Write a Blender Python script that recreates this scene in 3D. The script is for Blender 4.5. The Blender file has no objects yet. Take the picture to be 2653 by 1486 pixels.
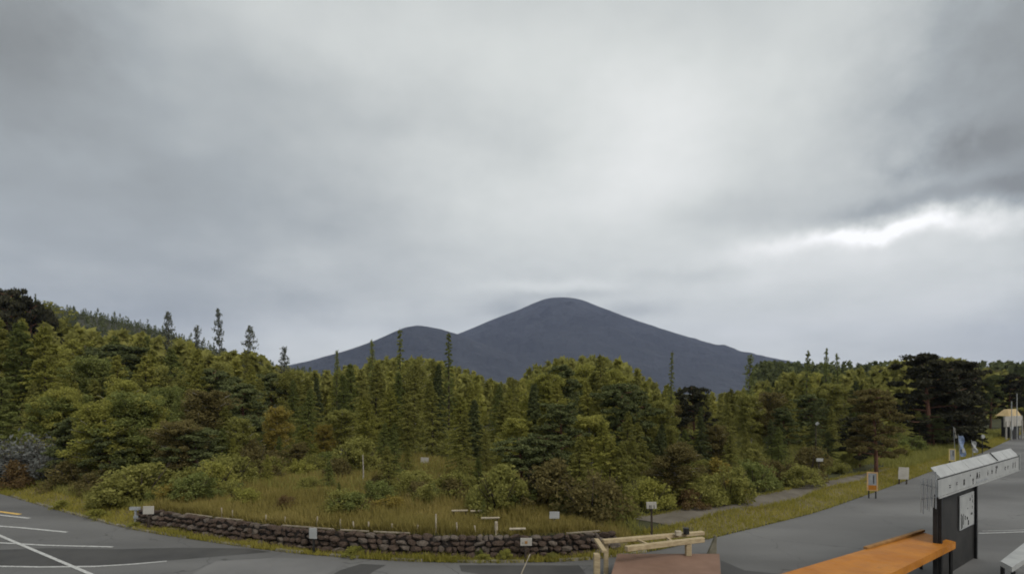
import bpy, math, random
import numpy as np
from mathutils import Vector
R = math.radians
rng = np.random.default_rng(11)
random.seed(11)
S = bpy.context.scene
COL = S.collection

# ------------------------------------------------------------------ camera, light
H = 5.0                       # height of the camera above the car park
F, HX, HY = 1448.0, 1326.5, 1016.0   # focal length / principal column / horizon row measured in the photograph
cam_d = bpy.data.cameras.new('camera'); cam = bpy.data.objects.new('camera', cam_d); COL.objects.link(cam)
cam.location = (0, 0, H); cam.rotation_euler = (R(90), 0, 0)
cam_d.sensor_width = 36.0; cam_d.lens = 36.0 * F / 2653.0
cam_d.shift_y = (HY - 743.0) / 2653.0
cam_d.clip_start = 0.1; cam_d.clip_end = 30000
cam_d.dof.use_dof = True; cam_d.dof.focus_distance = 3.5; cam_d.dof.aperture_fstop = 2.3
S.camera = cam
S.cycles.max_bounces = 7; S.cycles.diffuse_bounces = 4; S.cycles.glossy_bounces = 2
S.cycles.transmission_bounces = 3; S.cycles.volume_bounces = 0; S.cycles.transparent_max_bounces = 6
S.view_settings.view_transform = 'Standard'; S.view_settings.look = 'None'
S.view_settings.exposure = 0.48; S.view_settings.gamma = 1.0; S.view_settings.use_curve_mapping = False

SUN_EL, SUN_AZ = 46.0, 138.0   # sun diffused by the overcast, high over the right shoulder
def pix_dir(x, y):
    az = math.atan((x - HX) / F); el = math.atan((HY - y) / math.hypot(F, x - HX)); return az, el

def build_world():
    w = bpy.data.worlds.new('World'); S.world = w; w.use_nodes = True
    nt = w.node_tree; N = nt.nodes; L = nt.links
    for n in list(N): N.remove(n)
    def math_(op, a, b=None, c=None, clamp=False):
        n = N.new('ShaderNodeMath'); n.operation = op; n.use_clamp = clamp
        for i, v in enumerate((a, b, c)):
            if v is None: continue
            if isinstance(v, (int, float)): n.inputs[i].default_value = v
            else: L.new(v, n.inputs[i])
        return n.outputs[0]
    out = N.new('ShaderNodeOutputWorld'); bg = N.new('ShaderNodeBackground'); L.new(bg.outputs[0], out.inputs[0])
    bg.inputs['Strength'].default_value = 0.088
    sky = N.new('ShaderNodeTexSky'); sky.sky_type = 'NISHITA'; sky.sun_disc = False
    sky.sun_elevation = R(SUN_EL); sky.sun_rotation = R(SUN_AZ)
    tc = N.new('ShaderNodeTexCoord')
    sep = N.new('ShaderNodeSeparateXYZ'); L.new(tc.outputs['Generated'], sep.inputs[0])
    x, y, z = sep.outputs
    # cloud deck coordinates: flattened towards the horizon
    zz = math_('ADD', math_('MAXIMUM', z, 0.0), 0.22)
    cmb = N.new('ShaderNodeCombineXYZ')
    L.new(math_('DIVIDE', x, zz), cmb.inputs[0]); L.new(math_('DIVIDE', y, zz), cmb.inputs[1])
    def noise(scale, det, rough, src, off=0.0):
        n = N.new('ShaderNodeTexNoise'); n.inputs['Scale'].default_value = scale; n.inputs['Detail'].default_value = det
        n.inputs['Roughness'].default_value = rough; n.noise_dimensions = '4D'; n.inputs['W'].default_value = off
        L.new(src, n.inputs['Vector']); return n.outputs['Fac']
    n1 = noise(0.9, 5, 0.5, cmb.outputs[0], 1.3)
    n2 = noise(2.6, 6, 0.55, cmb.outputs[0], 5.1)
    n3 = noise(4.0, 4, 0.5, tc.outputs['Generated'], 2.2)
    n4 = noise(4.0, 4, 0.5, tc.outputs['Generated'], 9.7)
    az = math_('ADD', math_('ARCTAN2', x, y), math_('MULTIPLY', math_('SUBTRACT', n3, 0.5), 0.22))
    el = math_('ADD', math_('ARCSINE', z), math_('MULTIPLY', math_('SUBTRACT', n4, 0.5), 0.10))
    n6 = noise(15.0, 5, 0.6, tc.outputs['Generated'], 3.3); n7 = noise(15.0, 5, 0.6, tc.outputs['Generated'], 7.9)
    az_f = math_('ADD', math_('ARCTAN2', x, y), math_('MULTIPLY', math_('SUBTRACT', n6, 0.5), 0.09)); el_f = math_('ADD', math_('ARCSINE', z), math_('MULTIPLY', math_('SUBTRACT', n7, 0.5), 0.035))
    az = math_('ADD', az, math_('MULTIPLY', math_('SUBTRACT', n6, 0.5), 0.16))
    el = math_('ADD', el, math_('MULTIPLY', math_('SUBTRACT', n7, 0.5), 0.055))
    # thick and thin places of the overcast: (x, y, sx, sy, amount)
    blobs = [(330, 480, 800, 520, -0.235), (2740, 30, 450, 360, -0.33), (-20, 20, 350, 280, -0.25), (2450, 410, 120, 45, -0.13), (2620, 480, 100, 40, -0.12), (2500, 340, 90, 40, -0.10), (1318, 797, 75, 26, -0.17), (1640, 806, 110, 26, -0.17), (1470, 764, 130, 14, -0.10), (1455, 742, 200, 16, 0.12), (1500, 560, 500, 150, 0.06), (1300, 880, 300, 40, 0.05),
             (2600, 390, 240, 120, -0.12), (2400, 520, 360, 34, -0.19), (2000, 520, 400, 50, -0.05), (1740, 330, 380, 200, 0.13),
             (1100, 120, 280, 90, 0.05), (1750, 716, 240, 24, -0.08), (2150, 655, 400, 75, 0.15),
             (2270, 604, 240, 26, 0.50), (1700, 850, 1100, 130, 0.07), (860, 890, 320, 70, 0.08), (180, 410, 160, 45, 0.07), (1010, 330, 230, 45, -0.05),
             (1300, 690, 260, 60, -0.03), (2660, 780, 120, 240, -0.07), (1550, 830, 300, 60, 0.02),
             (480, 760, 330, 70, -0.03), (900, 240, 300, 40, -0.03)]
    tot = 0.545
    acc = None
    for (bx, by, sx, sy, amt) in blobs:
        a, e = pix_dir(bx, by)
        a1, _ = pix_dir(bx + sx * .5, by); a0, _ = pix_dir(bx - sx * .5, by)
        _, e1 = pix_dir(bx, by - sy * .5); _, e0 = pix_dir(bx, by + sy * .5)
        wisp = sx <= 205 and 700 < by < 830 and 1250 < bx < 1700      # cloud scraps that hang about the summit
        da = math_('DIVIDE', math_('SUBTRACT', az_f if wisp else az, a), a1 - a0)
        de = math_('DIVIDE', math_('SUBTRACT', el_f if wisp else el, e), e1 - e0)
        g = math_('EXPONENT', math_('MULTIPLY', math_('ADD', math_('MULTIPLY', da, da), math_('MULTIPLY', de, de)), -1.0))
        g = math_('MULTIPLY', g, amt)
        acc = g if acc is None else math_('ADD', acc, g)
    acc = math_('ADD', acc, tot)
    acc = math_('ADD', acc, math_('MULTIPLY', math_('SUBTRACT', n1, 0.5), 0.26))
    acc = math_('ADD', acc, math_('MULTIPLY', math_('SUBTRACT', n2, 0.5), 0.24))
    acc = math_('MAXIMUM', acc, 0.16)
    ramp = N.new('ShaderNodeValToRGB'); L.new(acc, ramp.inputs[0])
    cr = ramp.color_ramp
    cr.elements[0].position = 0.15; cr.elements[0].color = (0.205, 0.215, 0.208, 1)
    cr.elements[1].position = 1.0; cr.elements[1].color = (1.0, 1.0, 1.0, 1)
    for p, c in ((0.35, (0.333, 0.358, 0.362)), (0.6, (0.60, 0.622, 0.602)), (0.8, (0.805, 0.812, 0.795))):
        e = cr.elements.new(p); e.color = (*c, 1)
    mul = N.new('ShaderNodeMix'); mul.data_type = 'RGBA'; mul.blend_type = 'MULTIPLY'; mul.inputs[0].default_value = 1
    L.new(ramp.outputs[0], mul.inputs[6]); mul.inputs[7].default_value = (10, 10, 10, 1)
    mix = N.new('ShaderNodeMix'); mix.data_type = 'RGBA'; mix.inputs[0].default_value = 0.97
    L.new(sky.outputs[0], mix.inputs[6]); L.new(mul.outputs[2], mix.inputs[7])
    L.new(mix.outputs[2], bg.inputs['Color'])
build_world()
sd = bpy.data.lights.new('sun', 'SUN'); sd.energy = 1.5; sd.angle = R(30); sd.color = (1, .95, .88)
sun = bpy.data.objects.new('sun', sd); COL.objects.link(sun); sun.location = (30, 40, 60)
d = Vector((math.sin(R(SUN_AZ)) * math.cos(R(SUN_EL)), math.cos(R(SUN_AZ)) * math.cos(R(SUN_EL)), math.sin(R(SUN_EL))))
sun.rotation_euler = d.to_track_quat('Z', 'Y').to_euler()

# ------------------------------------------------------------------ helpers
def at(x, y, D=None, z=None):
    """world point seen at photograph position (x, y), either at depth D or on height z"""
    if D is None: D = (H - z) * F / (y - HY)
    return Vector(((x - HX) / F * D, D, H - (y - HY) / F * D))

def tag(o, label=None, cat=None, group=None, kind=None):
    if label: o['label'] = label
    if cat: o['category'] = cat
    if group: o['group'] = group
    if kind: o['kind'] = kind
    return o
def empty(name, loc=(0, 0, 0), rz=0.0):
    o = bpy.data.objects.new(name, None); o.location = loc; o.rotation_euler = (0, 0, rz); o.empty_display_size = .2
    COL.objects.link(o); return o
def link(name, me, parent=None, loc=None):
    o = bpy.data.objects.new(name, me); COL.objects.link(o)
    if parent is not None: o.parent = parent
    if loc is not None: o.location = loc
    return o
def np_mesh(name, V, Fc, mat, smooth=False, rnd=None):
    V = np.asarray(V, dtype=np.float32); Fc = np.asarray(Fc, dtype=np.int32); k = Fc.shape[1]
    me = bpy.data.meshes.new(name)
    me.vertices.add(len(V)); me.vertices.foreach_set('co', V.ravel())
    me.loops.add(Fc.size); me.loops.foreach_set('vertex_index', Fc.ravel())
    me.polygons.add(len(Fc)); me.polygons.foreach_set('loop_start', np.arange(0, Fc.size, k, dtype=np.int32))
    if smooth: me.polygons.foreach_set('use_smooth', np.ones(len(Fc), dtype=bool))
    if rnd is not None:
        a = me.attributes.new('rnd', 'FLOAT', 'POINT'); a.data.foreach_set('value', np.asarray(rnd, dtype=np.float32))
    me.update(calc_edges=True); me.validate()
    me.materials.append(mat); return me
class MB:
    def __init__(s): s.v = []; s.f = []
    def add(s, vs, fs):
        n = len(s.v); s.v += [tuple(v) for v in vs]; s.f += [tuple(i + n for i in f) for f in fs]; return s
    def hexa(s, p):   # 8 corners: bottom ring 0-3, top ring 4-7
        return s.add(p, [(3, 2, 1, 0), (4, 5, 6, 7), (0, 1, 5, 4), (1, 2, 6, 5), (2, 3, 7, 6), (3, 0, 4, 7)])
    def box(s, c, d):
        x, y, z = c; a, b, h = d[0] / 2, d[1] / 2, d[2] / 2
        return s.hexa([(x-a, y-b, z-h), (x+a, y-b, z-h), (x+a, y+b, z-h), (x-a, y+b, z-h),
                       (x-a, y-b, z+h), (x+a, y-b, z+h), (x+a, y+b, z+h), (x-a, y+b, z+h)])
    def beam(s, a, b, w, h):
        a = Vector(a); b = Vector(b); d = (b - a).normalized()
        up = Vector((0, 0, 1)) if abs(d.z) < .95 else Vector((0, 1, 0))
        r = d.cross(up).normalized(); u = r.cross(d).normalized(); r *= w / 2; u *= h / 2
        return s.hexa([a - r - u, a + r - u, b + r - u, b - r - u, a - r + u, a + r + u, b + r + u, b - r + u])
    def tube(s, pts, rads, n=7):
        pts = [Vector(p) for p in pts]; base = len(s.v); vs = []; fs = []
        for i, p in enumerate(pts):
            d = (pts[min(i + 1, len(pts) - 1)] - pts[max(i - 1, 0)]).normalized()
            up = Vector((0, 0, 1)) if abs(d.z) < .9 else Vector((0, 1, 0))
            r = d.cross(up).normalized(); u = r.cross(d).normalized()
            for k in range(n):
                t = 2 * math.pi * k / n; vs.append(p + (r * math.cos(t) + u * math.sin(t)) * rads[i])
        for i in range(len(pts) - 1):
            for k in range(n):
                a = i * n + k; b = i * n + (k + 1) % n; fs.append((a, b, b + n, a + n))
        fs.append(tuple(range(n))[::-1]); fs.append(tuple((len(pts) - 1) * n + k for k in range(n)))
        return s.add(vs, fs)
    def build(s, name, mat, parent=None, loc=None, bevel=0.0, smooth=False):
        me = bpy.data.meshes.new(name); me.from_pydata([tuple(v) for v in s.v], [], s.f); me.update()
        import bmesh
        bm = bmesh.new(); bm.from_mesh(me); bmesh.ops.recalc_face_normals(bm, faces=bm.faces)
        if bevel: bmesh.ops.bevel(bm, geom=list(bm.edges), offset=bevel, segments=1, affect='EDGES')
        bm.to_mesh(me); bm.free()
        if smooth:
            for p in me.polygons: p.use_smooth = True
        me.materials.append(mat); return link(name, me, parent, loc)

# ------------------------------------------------------------------ materials
def mat_noise(name, c1, c2, scale=3.0, rough=.85, bump=0.0, bscale=None, detail=6, c3=None, spec=.25, coord='Object', stretch=None, dist=0.02):
    m = bpy.data.materials.new(name); m.use_nodes = True; nt = m.node_tree; N = nt.nodes; L = nt.links
    b = N['Principled BSDF']; b.inputs['Roughness'].default_value = rough; b.inputs['Specular IOR Level'].default_value = spec
    tc = N.new('ShaderNodeTexCoord'); src = tc.outputs[coord]
    if stretch:
        mp = N.new('ShaderNodeMapping'); mp.inputs['Scale'].default_value = stretch; L.new(src, mp.inputs[0]); src = mp.outputs[0]
    n = N.new('ShaderNodeTexNoise'); n.inputs['Scale'].default_value = scale; n.inputs['Detail'].default_value = detail
    n.inputs['Roughness'].default_value = .6; L.new(src, n.inputs['Vector'])
    r = N.new('ShaderNodeValToRGB'); L.new(n.outputs['Fac'], r.inputs[0])
    r.color_ramp.elements[0].position = .35; r.color_ramp.elements[0].color = (*c1, 1)
    r.color_ramp.elements[1].position = .65; r.color_ramp.elements[1].color = (*c2, 1)
    if c3:
        e = r.color_ramp.elements.new(.75); e.color = (*c3, 1)
    L.new(r.outputs[0], b.inputs['Base Color'])
    if bump:
        n2 = N.new('ShaderNodeTexNoise'); n2.inputs['Scale'].default_value = bscale or scale * 6; n2.inputs['Detail'].default_value = 5
        L.new(src, n2.inputs['Vector']); bp = N.new('ShaderNodeBump'); bp.inputs['Strength'].default_value = bump
        bp.inputs['Distance'].default_value = dist; L.new(n2.outputs['Fac'], bp.inputs['Height']); L.new(bp.outputs[0], b.inputs['Normal'])
    return m
def leaf_mat(name, c, var=.35, hue2=None, trans=.45):
    """foliage: colour varies leaf by leaf, patch by patch and plant by plant"""
    m = bpy.data.materials.new(name); m.use_nodes = True; nt = m.node_tree; N = nt.nodes; L = nt.links
    for n in list(N): N.remove(n)
    out = N.new('ShaderNodeOutputMaterial'); dif = N.new('ShaderNodeBsdfDiffuse'); tr = N.new('ShaderNodeBsdfTranslucent')
    mx = N.new('ShaderNodeMixShader'); mx.inputs[0].default_value = trans
    L.new(dif.outputs[0], mx.inputs[1]); L.new(tr.outputs[0], mx.inputs[2]); L.new(mx.outputs[0], out.inputs[0])
    at_ = N.new('ShaderNodeAttribute'); at_.attribute_name = 'rnd'
    oi = N.new('ShaderNodeObjectInfo'); tc = N.new('ShaderNodeTexCoord')
    no = N.new('ShaderNodeTexNoise'); no.inputs['Scale'].default_value = .9; no.inputs['Detail'].default_value = 3; L.new(tc.outputs['Object'], no.inputs['Vector'])
    def ma(op, a, b):
        n = N.new('ShaderNodeMath'); n.operation = op
        for i, v in enumerate((a, b)):
            if isinstance(v, (int, float)): n.inputs[i].default_value = v
            else: L.new(v, n.inputs[i])
        return n.outputs[0]
    f = ma('ADD', ma('MULTIPLY', at_.outputs['Fac'], .45), ma('ADD', ma('MULTIPLY', oi.outputs['Random'], .3), ma('MULTIPLY', no.outputs['Fac'], .35)))
    r = N.new('ShaderNodeValToRGB'); L.new(f, r.inputs[0])
    h2 = hue2 or tuple(min(1, v * (1 + var * 1.6)) for v in c)
    r.color_ramp.elements[0].position = .12; r.color_ramp.elements[0].color = (*[v * (1 - var) for v in c], 1)
    r.color_ramp.elements[1].position = .95; r.color_ramp.elements[1].color = (*h2, 1)
    e = r.color_ramp.elements.new(.5); e.color = (*c, 1)
    L.new(r.outputs[0], dif.inputs[0]); L.new(r.outputs[0], tr.inputs[0])
    return m
M = {}
LEAF = {  # name: (colour word, material)
 'yellow-green': leaf_mat('leaf_yellow_green', (.29, .285, .070), .35, (.38, .35, .10)),
 'olive': leaf_mat('leaf_olive', (.25, .245, .070), .35, (.33, .31, .10)),
 'green': leaf_mat('leaf_green', (.175, .198, .062), .35, (.25, .26, .085)),
 'dark green': leaf_mat('leaf_dark_green', (.108, .122, .052), .35, (.17, .185, .075), .3),
 'blackish': leaf_mat('leaf_blackish', (.046, .046, .030), .3, (.085, .08, .05), .2),
 'golden': leaf_mat('leaf_golden', (.27, .215, .055), .35, (.36, .29, .08)),
 'reddish': leaf_mat('leaf_reddish', (.16, .105, .05), .4, (.22, .16, .07)),
 'brown': leaf_mat('leaf_brown', (.165, .138, .055), .4, (.24, .20, .08)),
 'haze green': leaf_mat('leaf_grey_green', (.125, .135, .105), .3, (.18, .19, .15), .3),
 'grey': leaf_mat('twig_grey', (.12, .125, .115), .3, (.19, .195, .18), .2),
}
M['bark'] = mat_noise('bark_dark', (.035, .026, .02), (.07, .055, .042), 8, .95, .6, 30, stretch=(1, 1, .2))
M['bark_pale'] = mat_noise('bark_pale', (.20, .18, .15), (.42, .39, .34), 6, .8, .3, 20, stretch=(1, 1, 3))
M['bark_red'] = mat_noise('bark_red', (.09, .045, .03), (.17, .085, .055), 8, .9, .6, 30)
M['asphalt'] = None
M['dirt'] = mat_noise('dirt', (.10, .085, .04), (.17, .14, .065), .6, .95, .4, 12, c3=(.14, .13, .05))
M['floor'] = mat_noise('forest_floor', (.032, .034, .014), (.055, .055, .022), .25, .95, .4, 6)
M['path'] = mat_noise('path_gravel', (.095, .082, .064), (.15, .132, .105), 1.2, .95, .4, 40)
M['paint'] = mat_noise('road_paint', (.30, .30, .29), (.52, .52, .50), 9, .6, .1, 50, c3=(.20, .20, .19))
M['paint_yellow'] = mat_noise('road_paint_yellow', (.50, .32, .08), (.70, .46, .13), 5, .6)
M['kerb'] = mat_noise('kerb_concrete', (.11, .10, .07), (.22, .20, .15), 3, .9, .3, 40)
M['stone'] = mat_noise('lava_stone', (.040, .028, .021), (.092, .064, .048), 6, .95, .8, 22, c3=(.16, .12, .09))
M['stone_grey'] = mat_noise('lava_stone_grey', (.065, .052, .042), (.145, .118, .095), 5, .95, .8, 22, c3=(.22, .185, .145))
M['mortar'] = mat_noise('wall_core', (.012, .010, .009), (.03, .024, .02), 6, 1, .5)
M['wood'] = mat_noise('weathered_wood', (.28, .215, .125), (.42, .34, .21), 3, .8, .3, 30, stretch=(1, 6, 6))
M['wood_grey'] = mat_noise('grey_wood', (.26, .22, .16), (.42, .37, .28), 5, .85, .3, 30)
M['edging'] = mat_noise('old_edging_wood', (.15, .125, .09), (.28, .24, .18), 5, .9, .3, 30)
M['white'] = mat_noise('white_board', (.27, .275, .27), (.35, .355, .345), 2.5, .45)
M['white_dull'] = mat_noise('dull_white_board', (.30, .28, .245), (.39, .37, .325), 3, .5)
M['grey_metal'] = mat_noise('grey_metal', (.20, .21, .22), (.32, .33, .34), 4, .45)
M['dark'] = mat_noise('dark_panel', (.016, .016, .015), (.034, .032, .030), 2, .55)
M['black'] = mat_noise('black_metal', (.010, .010, .010), (.02, .02, .02), 4, .45)
M['orange'] = mat_noise('orange_tarpaulin', (.32, .115, .012), (.42, .165, .018), 1.2, .55, 1.0, 1.6, c3=(.26, .10, .015), dist=.12)
M['orange_frame'] = mat_noise('orange_frame', (.44, .27, .12), (.54, .35, .17), 6, .5)
M['yellow_frame'] = mat_noise('yellow_frame', (.50, .38, .14), (.62, .48, .20), 6, .5)
M['brown_deck'] = mat_noise('brown_deck', (.15, .088, .06), (.20, .122, .086), 1.3, .8, .25, 40)
M['tan_roof'] = mat_noise('tan_roof', (.34, .25, .12), (.44, .33, .17), 3, .7)
M['blue'] = mat_noise('blue_cloth', (.10, .14, .24), (.26, .32, .42), 3, .8)
M['brown_mark'] = mat_noise('brown_mark', (.20, .10, .03), (.3, .16, .05), 6, .7)

def asphalt():
    m = bpy.data.materials.new('asphalt'); m.use_nodes = True; nt = m.node_tree; N = nt.nodes; L = nt.links
    b = N['Principled BSDF']; tc = N.new('ShaderNodeTexCoord')
    def noise(sc, det=5, vec=None):
        n = N.new('ShaderNodeTexNoise'); n.inputs['Scale'].default_value = sc; n.inputs['Detail'].default_value = det
        L.new(vec or tc.outputs['Object'], n.inputs['Vector']); return n.outputs['Fac']
    mp = N.new('ShaderNodeMapping'); mp.inputs['Scale'].default_value = (.35, 1, 1); mp.inputs['Rotation'].default_value = (0, 0, .35); L.new(tc.outputs['Object'], mp.inputs[0])
    r = N.new('ShaderNodeValToRGB'); L.new(noise(.28, 6, mp.outputs[0]), r.inputs[0])
    r.color_ramp.elements[0].position = .36; r.color_ramp.elements[0].color = (.088, .086, .083, 1)
    r.color_ramp.elements[1].position = .62; r.color_ramp.elements[1].color = (.148, .146, .141, 1)
    r2 = N.new('ShaderNodeValToRGB'); L.new(noise(60, 3), r2.inputs[0])
    r2.color_ramp.elements[0].position = .3; r2.color_ramp.elements[0].color = (.62, .62, .62, 1)
    r2.color_ramp.elements[1].position = .7; r2.color_ramp.elements[1].color = (1.28, 1.28, 1.28, 1)
    mx = N.new('ShaderNodeMix'); mx.data_type = 'RGBA'; mx.blend_type = 'MULTIPLY'; mx.inputs[0].default_value = 1
    L.new(r.outputs[0], mx.inputs[6]); L.new(r2.outputs[0], mx.inputs[7])
    # cracks and tar seams
    vo = N.new('ShaderNodeTexVoronoi'); vo.feature = 'DISTANCE_TO_EDGE'; vo.inputs['Scale'].default_value = .22
    wn = N.new('ShaderNodeTexNoise'); wn.inputs['Scale'].default_value = 1.2; L.new(tc.outputs['Object'], wn.inputs['Vector'])
    ad = N.new('ShaderNodeVectorMath'); ad.operation = 'MULTIPLY_ADD'; L.new(wn.outputs['Color'], ad.inputs[0]); ad.inputs[1].default_value = (1.2, 1.2, 0); L.new(tc.outputs['Object'], ad.inputs[2])
    L.new(ad.outputs[0], vo.inputs['Vector'])
    lt = N.new('ShaderNodeMath'); lt.operation = 'LESS_THAN'; L.new(vo.outputs['Distance'], lt.inputs[0]); lt.inputs[1].default_value = .0025
    mx2 = N.new('ShaderNodeMix'); mx2.data_type = 'RGBA'; L.new(lt.outputs[0], mx2.inputs[0]); L.new(mx.outputs[2], mx2.inputs[6]); mx2.inputs[7].default_value = (.06, .058, .055, 1)
    L.new(mx2.outputs[2], b.inputs['Base Color']); b.inputs['Roughness'].default_value = .72; b.inputs['Specular IOR Level'].default_value = .35
    bp = N.new('ShaderNodeBump'); bp.inputs['Strength'].default_value = .3; bp.inputs['Distance'].default_value = .01
    L.new(noise(90, 3), bp.inputs['Height']); L.new(bp.outputs[0], b.inputs['Normal'])
    return m
M['asphalt'] = asphalt()
M['asphalt_dark'] = mat_noise('asphalt_dark', (.042, .041, .040), (.066, .064, .061), .6, .7, .25, 60)
M['asphalt_light'] = mat_noise('asphalt_light', (.125, .123, .12), (.155, .152, .147), .5, .75, .2, 60)

# ------------------------------------------------------------------ ground
EDGE = [(-70, 54.5), (-45, 39.5), (-25.5, 27.8), (-19.5, 23.9), (-13.9, 20.4), (-10, 18.7), (-6.6, 17.3), (-2.6, 16.45), (2.0, 16.5),
        (4.5, 17.6), (7.0, 19.3), (12.7, 23.3), (20.4, 30.0), (38, 45.5), (60, 66), (110, 112)]
EX = np.array([e[0] for e in EDGE]); EY = np.array([e[1] for e in EDGE])
_xs = np.linspace(-70, 110, 1801); _ys = np.interp(_xs, EX, EY)
for _ in range(3): _ys = np.convolve(np.pad(_ys, 10, mode='edge'), np.ones(21) / 21, mode='valid')
def edge_y(x): return np.interp(x, _xs, _ys)
def vnoise(x, y, s, seed=0):
    return (np.sin(x * s + seed) * np.cos(y * s * 1.13 + seed * 2.1) + .5 * np.sin(x * s * 2.3 + 1.7 + seed) * np.sin(y * s * 2.1 + .6) + .25 * np.sin(x * s * 4.9 + y * s * 3.7 + seed)) / 1.75
WALL_X0, WALL_X1 = -14.0, 3.2
def ground_z(x, y):
    x = np.asarray(x, float); y = np.asarray(y, float)
    t = y - edge_y(x)
    inw = np.clip((x - WALL_X0 + .8) / 1.6, 0, 1) * np.clip((WALL_X1 + .8 - x) / 1.6, 0, 1)
    step = np.clip((t - .62) / .12, 0, 1); soft = np.clip(t / 2.5, 0, 1)
    z = inw * (.64 * step) + (1 - inw) * (.16 * soft) + .04 * np.clip(t - .8, 0, 30) ** .8 * .6
    z += vnoise(x, y, .8) * .06 * np.clip((t - 1) / 3, 0, 1) + vnoise(x, y, .13, 3) * .35 * np.clip((t - 8) / 15, 0, 1)
    return z + .012
def sheet(name, xs, f0, f1, zf, mat, nt_=12, power=1.0, kind='structure'):
    V = []; n = len(xs)
    for j in range(nt_ + 1):
        k = (j / nt_) ** power
        y = f0(xs) * (1 - k) + f1(xs) * k; V.append(np.stack([xs, y, zf(xs, y)], 1))
    V = np.concatenate(V); idx = np.arange((nt_ + 1) * n).reshape(nt_ + 1, n)
    Fc = np.stack([idx[:-1, :-1], idx[:-1, 1:], idx[1:, 1:], idx[1:, :-1]], -1).reshape(-1, 4)
    o = link(name, np_mesh(name, V, Fc, mat, True)); return tag(o, kind=kind)

g = np.array([[-16000, -3000, -.08], [16000, -3000, -.08], [16000, 16000, -.08], [-16000, 16000, -.08]])
tag(link('ground', np_mesh('ground', g, [[0, 1, 2, 3]], M['floor'])), kind='structure')
xs = np.linspace(-70, 110, 361)
sheet('car_park_asphalt', xs, lambda x: x * 0 - 30, lambda x: edge_y(x), lambda x, y: x * 0, M['asphalt'], 30)
xs = np.linspace(-70, 110, 901)
sheet('forest_ground', xs, lambda x: edge_y(x) - .02, lambda x: edge_y(x) + 130, ground_z, M['floor'], 170, 2.0)
# grassy verge by the lot, over the forest ground
sheet('verge', np.linspace(-45, 70, 500), lambda x: edge_y(x) + .05, lambda x: edge_y(x) + 1.9 + .3 * np.sin(x), lambda x, y: ground_z(x, y) + .008, M['dirt'], 30)
xs = np.linspace(-13, 1.0, 120)
sheet('clearing', xs, lambda x: edge_y(x) + 2.2, lambda x: edge_y(x) + 17 - (x + 6) ** 2 * .15, lambda x, y: ground_z(x, y) + .016, M['dirt'], 50)
xs = np.linspace(4.6, 27, 180)
sheet('dirt_path', xs, lambda x: edge_y(x) + 1.7 + .2 * np.sin(x * .9) + 1.3 * np.clip((6 - x), 0, 2), lambda x: edge_y(x) + 3.6 - np.clip(x - 14, 0, 13) * .11 + .15 * np.sin(x * 1.7 + 1), lambda x, y: ground_z(x, y) + .024, M['path'], 14)

def patch(name, pts, z, mat):
    V = [at(x, y, z=z) for x, y in pts]
    b = MB(); b.add(V, [tuple(range(len(V)))]); return tag(b.build(name, mat), kind='structure')
patch('asphalt_repair', [(-30, 1424), (120, 1418), (300, 1421), (470, 1417), (640, 1419), (700, 1428), (560, 1440), (440, 1450), (300, 1461), (120, 1464), (-30, 1463)], .004, M['asphalt_dark'])
patch('asphalt_repair', [(838, 1500), (880, 1476), (935, 1459), (1000, 1462), (968, 1478), (940, 1500)], .004, M['asphalt_dark'])
patch('asphalt_repair', [(1190, 1462), (1500, 1463), (1530, 1500), (1330, 1500), (1195, 1478)], .004, M['asphalt_dark'])
patch('asphalt_repair', [(470, 1500), (560, 1452), (720, 1443), (850, 1449), (900, 1458), (820, 1500)], .004, M['asphalt_light'])
patch('asphalt_repair', [(1868, 1510), (1868, 1450), (1930, 1476), (2100, 1493), (2100, 1510)], .004, M['asphalt_dark'])

def line(name, pts, w, mat, z=.009):
    """painted line along ground points given as photograph positions"""
    P = [at(x, y, z=z) for x, y in pts]; V = []; b = MB()
    for i, p in enumerate(P):
        dd = (P[min(i + 1, len(P) - 1)] - P[max(i - 1, 0)]).normalized(); n = Vector((-dd.y, dd.x, 0)) * w / 2
        V += [p - n, p + n]
    fs = [(2 * i, 2 * i + 2, 2 * i + 3, 2 * i + 1) for i in range(len(P) - 1)]
    b.add(V, fs); return tag(b.build(name, mat), kind='structure')
line('parking_line', [(-60, 1357), (60, 1366), (174, 1377)], .13, M['paint'])
line('parking_line', [(-60, 1401), (120, 1411), (293, 1415)], .11, M['paint'])
line('parking_line', [(-60, 1464), (100, 1467), (240, 1466), (340, 1460), (432, 1452)], .10, M['paint'])
line('parking_line', [(-60, 1360), (30, 1399), (130, 1441), (250, 1492)], .11, M['paint'], .013)
line('parking_line', [(-60, 1326), (20, 1335), (76, 1341)], .14, M['paint'])
line('parking_line', [(-60, 1319), (0, 1324), (52, 1331)], .16, M['paint_yellow'])
line('parking_line', [(2535, 1380), (2600, 1378), (2700, 1374)], .08, M['paint'])
line('parking_line', [(2545, 1374), (2600, 1373), (2700, 1369)], .04, M['paint'])
line('parking_line', [(2630, 1431), (2700, 1430)], .05, M['paint'])

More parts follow.
